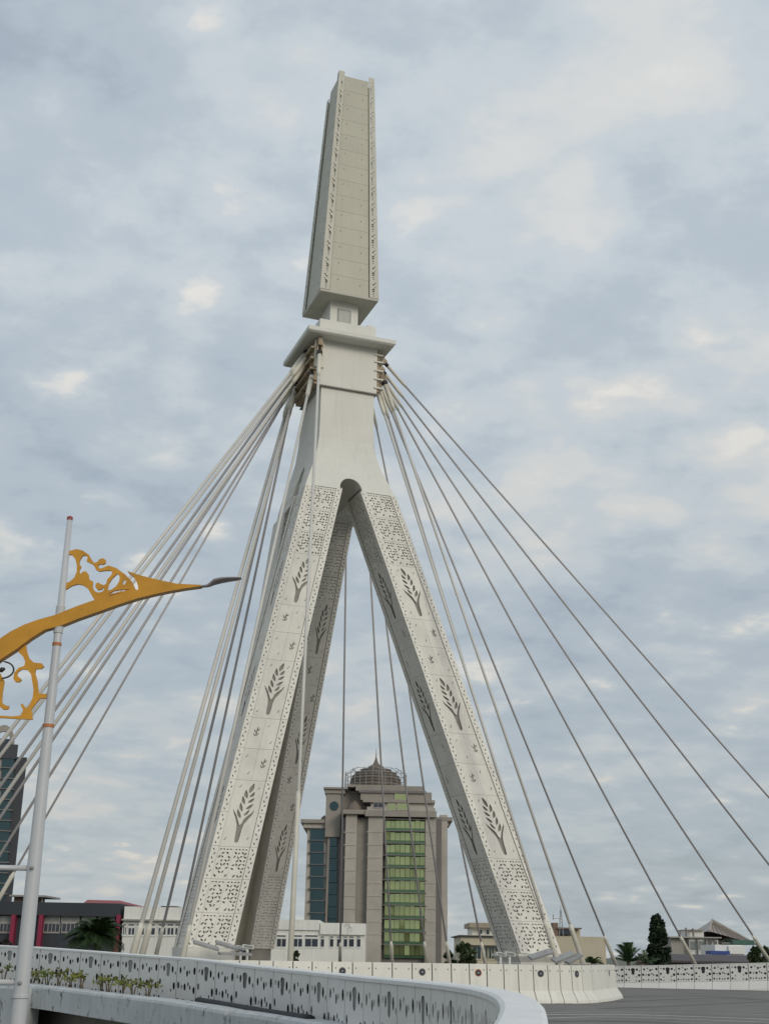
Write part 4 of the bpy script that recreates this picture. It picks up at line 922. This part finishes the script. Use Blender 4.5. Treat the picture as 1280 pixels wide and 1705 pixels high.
# ------------------------------------------------------------------ trees and plants
def leaves(g, pts, size, m, rnd, asp=.45):
    for p in pts:
        d = Vector((rnd.gauss(0, 1), rnd.gauss(0, 1), rnd.gauss(0, .8))).normalized(); e = d.cross(Vector((rnd.gauss(0, 1), rnd.gauss(0, 1), rnd.gauss(0, 1)))).normalized()
        l = size*rnd.uniform(.6, 1.3); g.add([p-d*l*.5, p+e*l*asp*.5, p+d*l*.5, p-e*l*asp*.5], [(0, 1, 2, 3)], m)
def bush_tree(name, px, ytop, ybot, D, wpx, label, m, n, size, shape, cat='tree', group=None, seed=1):
    rnd = random.Random(seed); base = P(px, ybot, D); top = P(px, ytop, D); sc = D*.945/F_PX; H = top.z-GZ; rw = wpx*sc/2; crown_h = top.z-base.z
    root = tag(empty(name, (base.x, D, GZ)), label, cat, group)
    g = MB(); g.tube([(0, 0, 0), (.05, 0, H*.4), (0, .05, H*.8)], [.22, .15, .05], 'bark', 8)
    zb = base.z-GZ
    for k in range(7):
        an = k*2.4; z = zb+crown_h*(.05+.11*k); g.tube([(0, 0, z*.85), (rw*.6*math.cos(an)*shape((z-zb)/crown_h), rw*.6*math.sin(an), z+crown_h*.1)], [.07, .02], 'bark', 5)
    g.build('trunk', root)
    pts = []; cl = []
    for k in range(max(10, n//90)):
        t = rnd.random(); an = rnd.uniform(0, 2*math.pi); r_ = rw*shape(t)*math.sqrt(rnd.random())*.9
        cl.append((Vector((r_*math.cos(an), r_*math.sin(an), zb+crown_h*t)), rw*rnd.uniform(.18, .38)))
    for k in range(n):
        c, s = cl[k % len(cl)]; v = Vector((rnd.gauss(0, 1), rnd.gauss(0, 1), rnd.gauss(0, 1))).normalized()*s*rnd.random()**.4; pts.append(c+v)
    g = MB(); leaves(g, pts, size, m, rnd); o = g.build('crown', root); return root
cone = lambda t: (1-t)**.55*(.35+.65*min(1, t*5+.5)) if t < 1 else 0
conif = lambda t: .95 if t < .45 else max(.12, .95-(t-.45)*1.35)
ball = lambda t: math.sqrt(max(0, 1-(2*t-1)**2))
bush_tree('conifer_tree', 1098, 1526, 1625, 112, 40, 'tall dark column shaped conifer beside the far barrier', 'leaf_dark', 11000, .36, conif, seed=3)
g = MB()
bush_tree('round_tree', 773, 1574, 1612, 135, 42, 'dark bushy tree left of the grey house', 'leaf_mid', 2600, .5, ball, seed=5)
bush_tree('round_tree', 748, 1586, 1612, 138, 22, 'low dark shrub at the tower\'s right foot', 'leaf_mid', 900, .45, ball, seed=6)
bush_tree('round_tree', 1264, 1582, 1620, 118, 40, 'dark leafy tree at the right edge behind the far barrier', 'leaf_mid', 3000, .45, ball, seed=8)
bush_tree('round_tree', 1290, 1566, 1620, 120, 40, 'taller dark tree cut by the right edge', 'leaf_mid', 2200, .5, ball, seed=9)
bush_tree('shrub', 4, 1572, 1592, 55, 48, 'dark brownish shrub at the left edge behind the barrier', 'leaf_brown', 1500, .22, ball, 'shrub', seed=10)
bush_tree('shrub', 492, 1586, 1602, 110, 18, 'small dark shrub in front of the low white building', 'leaf_mid', 700, .3, ball, 'shrub', seed=12)
def palm(px, ytop, ybot, D, wpx, label, nf_=18, seed=1, m='leaf_palm', droop=1.0, upright=0.3):
    rnd = random.Random(seed); c = P(px, (ytop*.55+ybot*.45), D); sc = D*.945/F_PX; Lf = wpx*sc*.62; root = tag(empty('palm_tree', (c.x, D, GZ)), label, 'palm tree')
    h = c.z-GZ; g = MB(); g.tube([(0, 0, 0), (.1, 0, h*.5), (0, 0, h)], [.22, .17, .14], 'bark', 8); g.build('trunk', root)
    for k in range(nf_):
        an = k*2.39996+rnd.uniform(-.2, .2); el = upright+rnd.uniform(-.35, .85); g = MB(); l = Lf*rnd.uniform(.8, 1.15); pts = []
        for i in range(9):
            t = i/8; r_ = l*t*math.cos(el)*(1-.1*t); z = h+l*(t*math.sin(el)-droop*.55*t*t); pts.append(Vector((r_*math.cos(an), r_*math.sin(an), z)))
        g.tube(pts, [.045*(1-.8*i/8) for i in range(9)], m, 4)
        sidev = Vector((-math.sin(an), math.cos(an), 0))
        for i in range(1, 9):
            for sub in (0, .5):
                if i == 8 and sub: continue
                p = pts[i] if not sub else (pts[i]+pts[min(i+1, 8)])/2
                ll = l*.30*(1-.5*abs(i/8-.45)); dd = (pts[i]-pts[i-1]).normalized()
                for s in (-1, 1):
                    tip = p+sidev*s*ll*.75+dd*ll*.55-Vector((0, 0, ll*.35)); w = dd*.05*l/2
                    g.add([p-w, p+w, tip], [(0, 1, 2)], m)
        g.build('frond', root)
    return root
palm(161, 1530, 1592, 95, 92, 'bushy dark palm in front of the charcoal building', 90, 2, upright=.25, droop=.8)
palm(1046, 1588, 1622, 100, 66, 'spiky palm between the cream house and the conifer', 22, 4, upright=.75, droop=.5)
palm(986, 1590, 1622, 105, 44, 'small palm behind the end of the cream barrier', 18, 7, upright=.6)
palm(1076, 1590, 1622, 103, 44, 'sparse palm touching the left side of the conifer', 10, 9, upright=.5, droop=.4)
# planter plants
rnd = random.Random(21)
spots = [(5, 1640, 1612), (52, 1644, 1622), (66, 1645, 1619), (78, 1647, 1621), (96, 1648, 1617), (116, 1650, 1627), (136, 1651, 1620), (170, 1653, 1628), (180, 1654, 1631), (204, 1658, 1635), (221, 1660, 1637), (246, 1663, 1635)]
def beamD(px): return 46.6-.0437*px
for k, (px, yb, yt) in enumerate(spots):
    D = beamD(px)+.9; base = P(px, yb+2, D); H = (yb-yt)*D*.945/F_PX+.05; root = tag(empty('planter_shrub', base), 'young yellow green plant in the planter, %s from the left' % (ORD+['fourteenth', 'fifteenth', 'sixteenth'])[k], 'plant', 'young plants in the planter')
    g = MB(); tips = []
    for s in range(3):
        an = rnd.uniform(0, 6.28); t = Vector((.16*math.cos(an), .16*math.sin(an), H*rnd.uniform(.75, 1))); tips.append(t); g.tube([(0, 0, -.1), t*.5+Vector((0, 0, .05)), t], [.02, .016, .01], 'bark', 4)
    g.build('stem', root); g = MB(); pts = []
    for t in tips:
        for i in range(12): pts.append(t+Vector((rnd.gauss(0, .085), rnd.gauss(0, .085), rnd.gauss(-.04, .06))))
    leaves(g, pts, .15, 'leaf_young', rnd, .5); g.build('foliage', root)
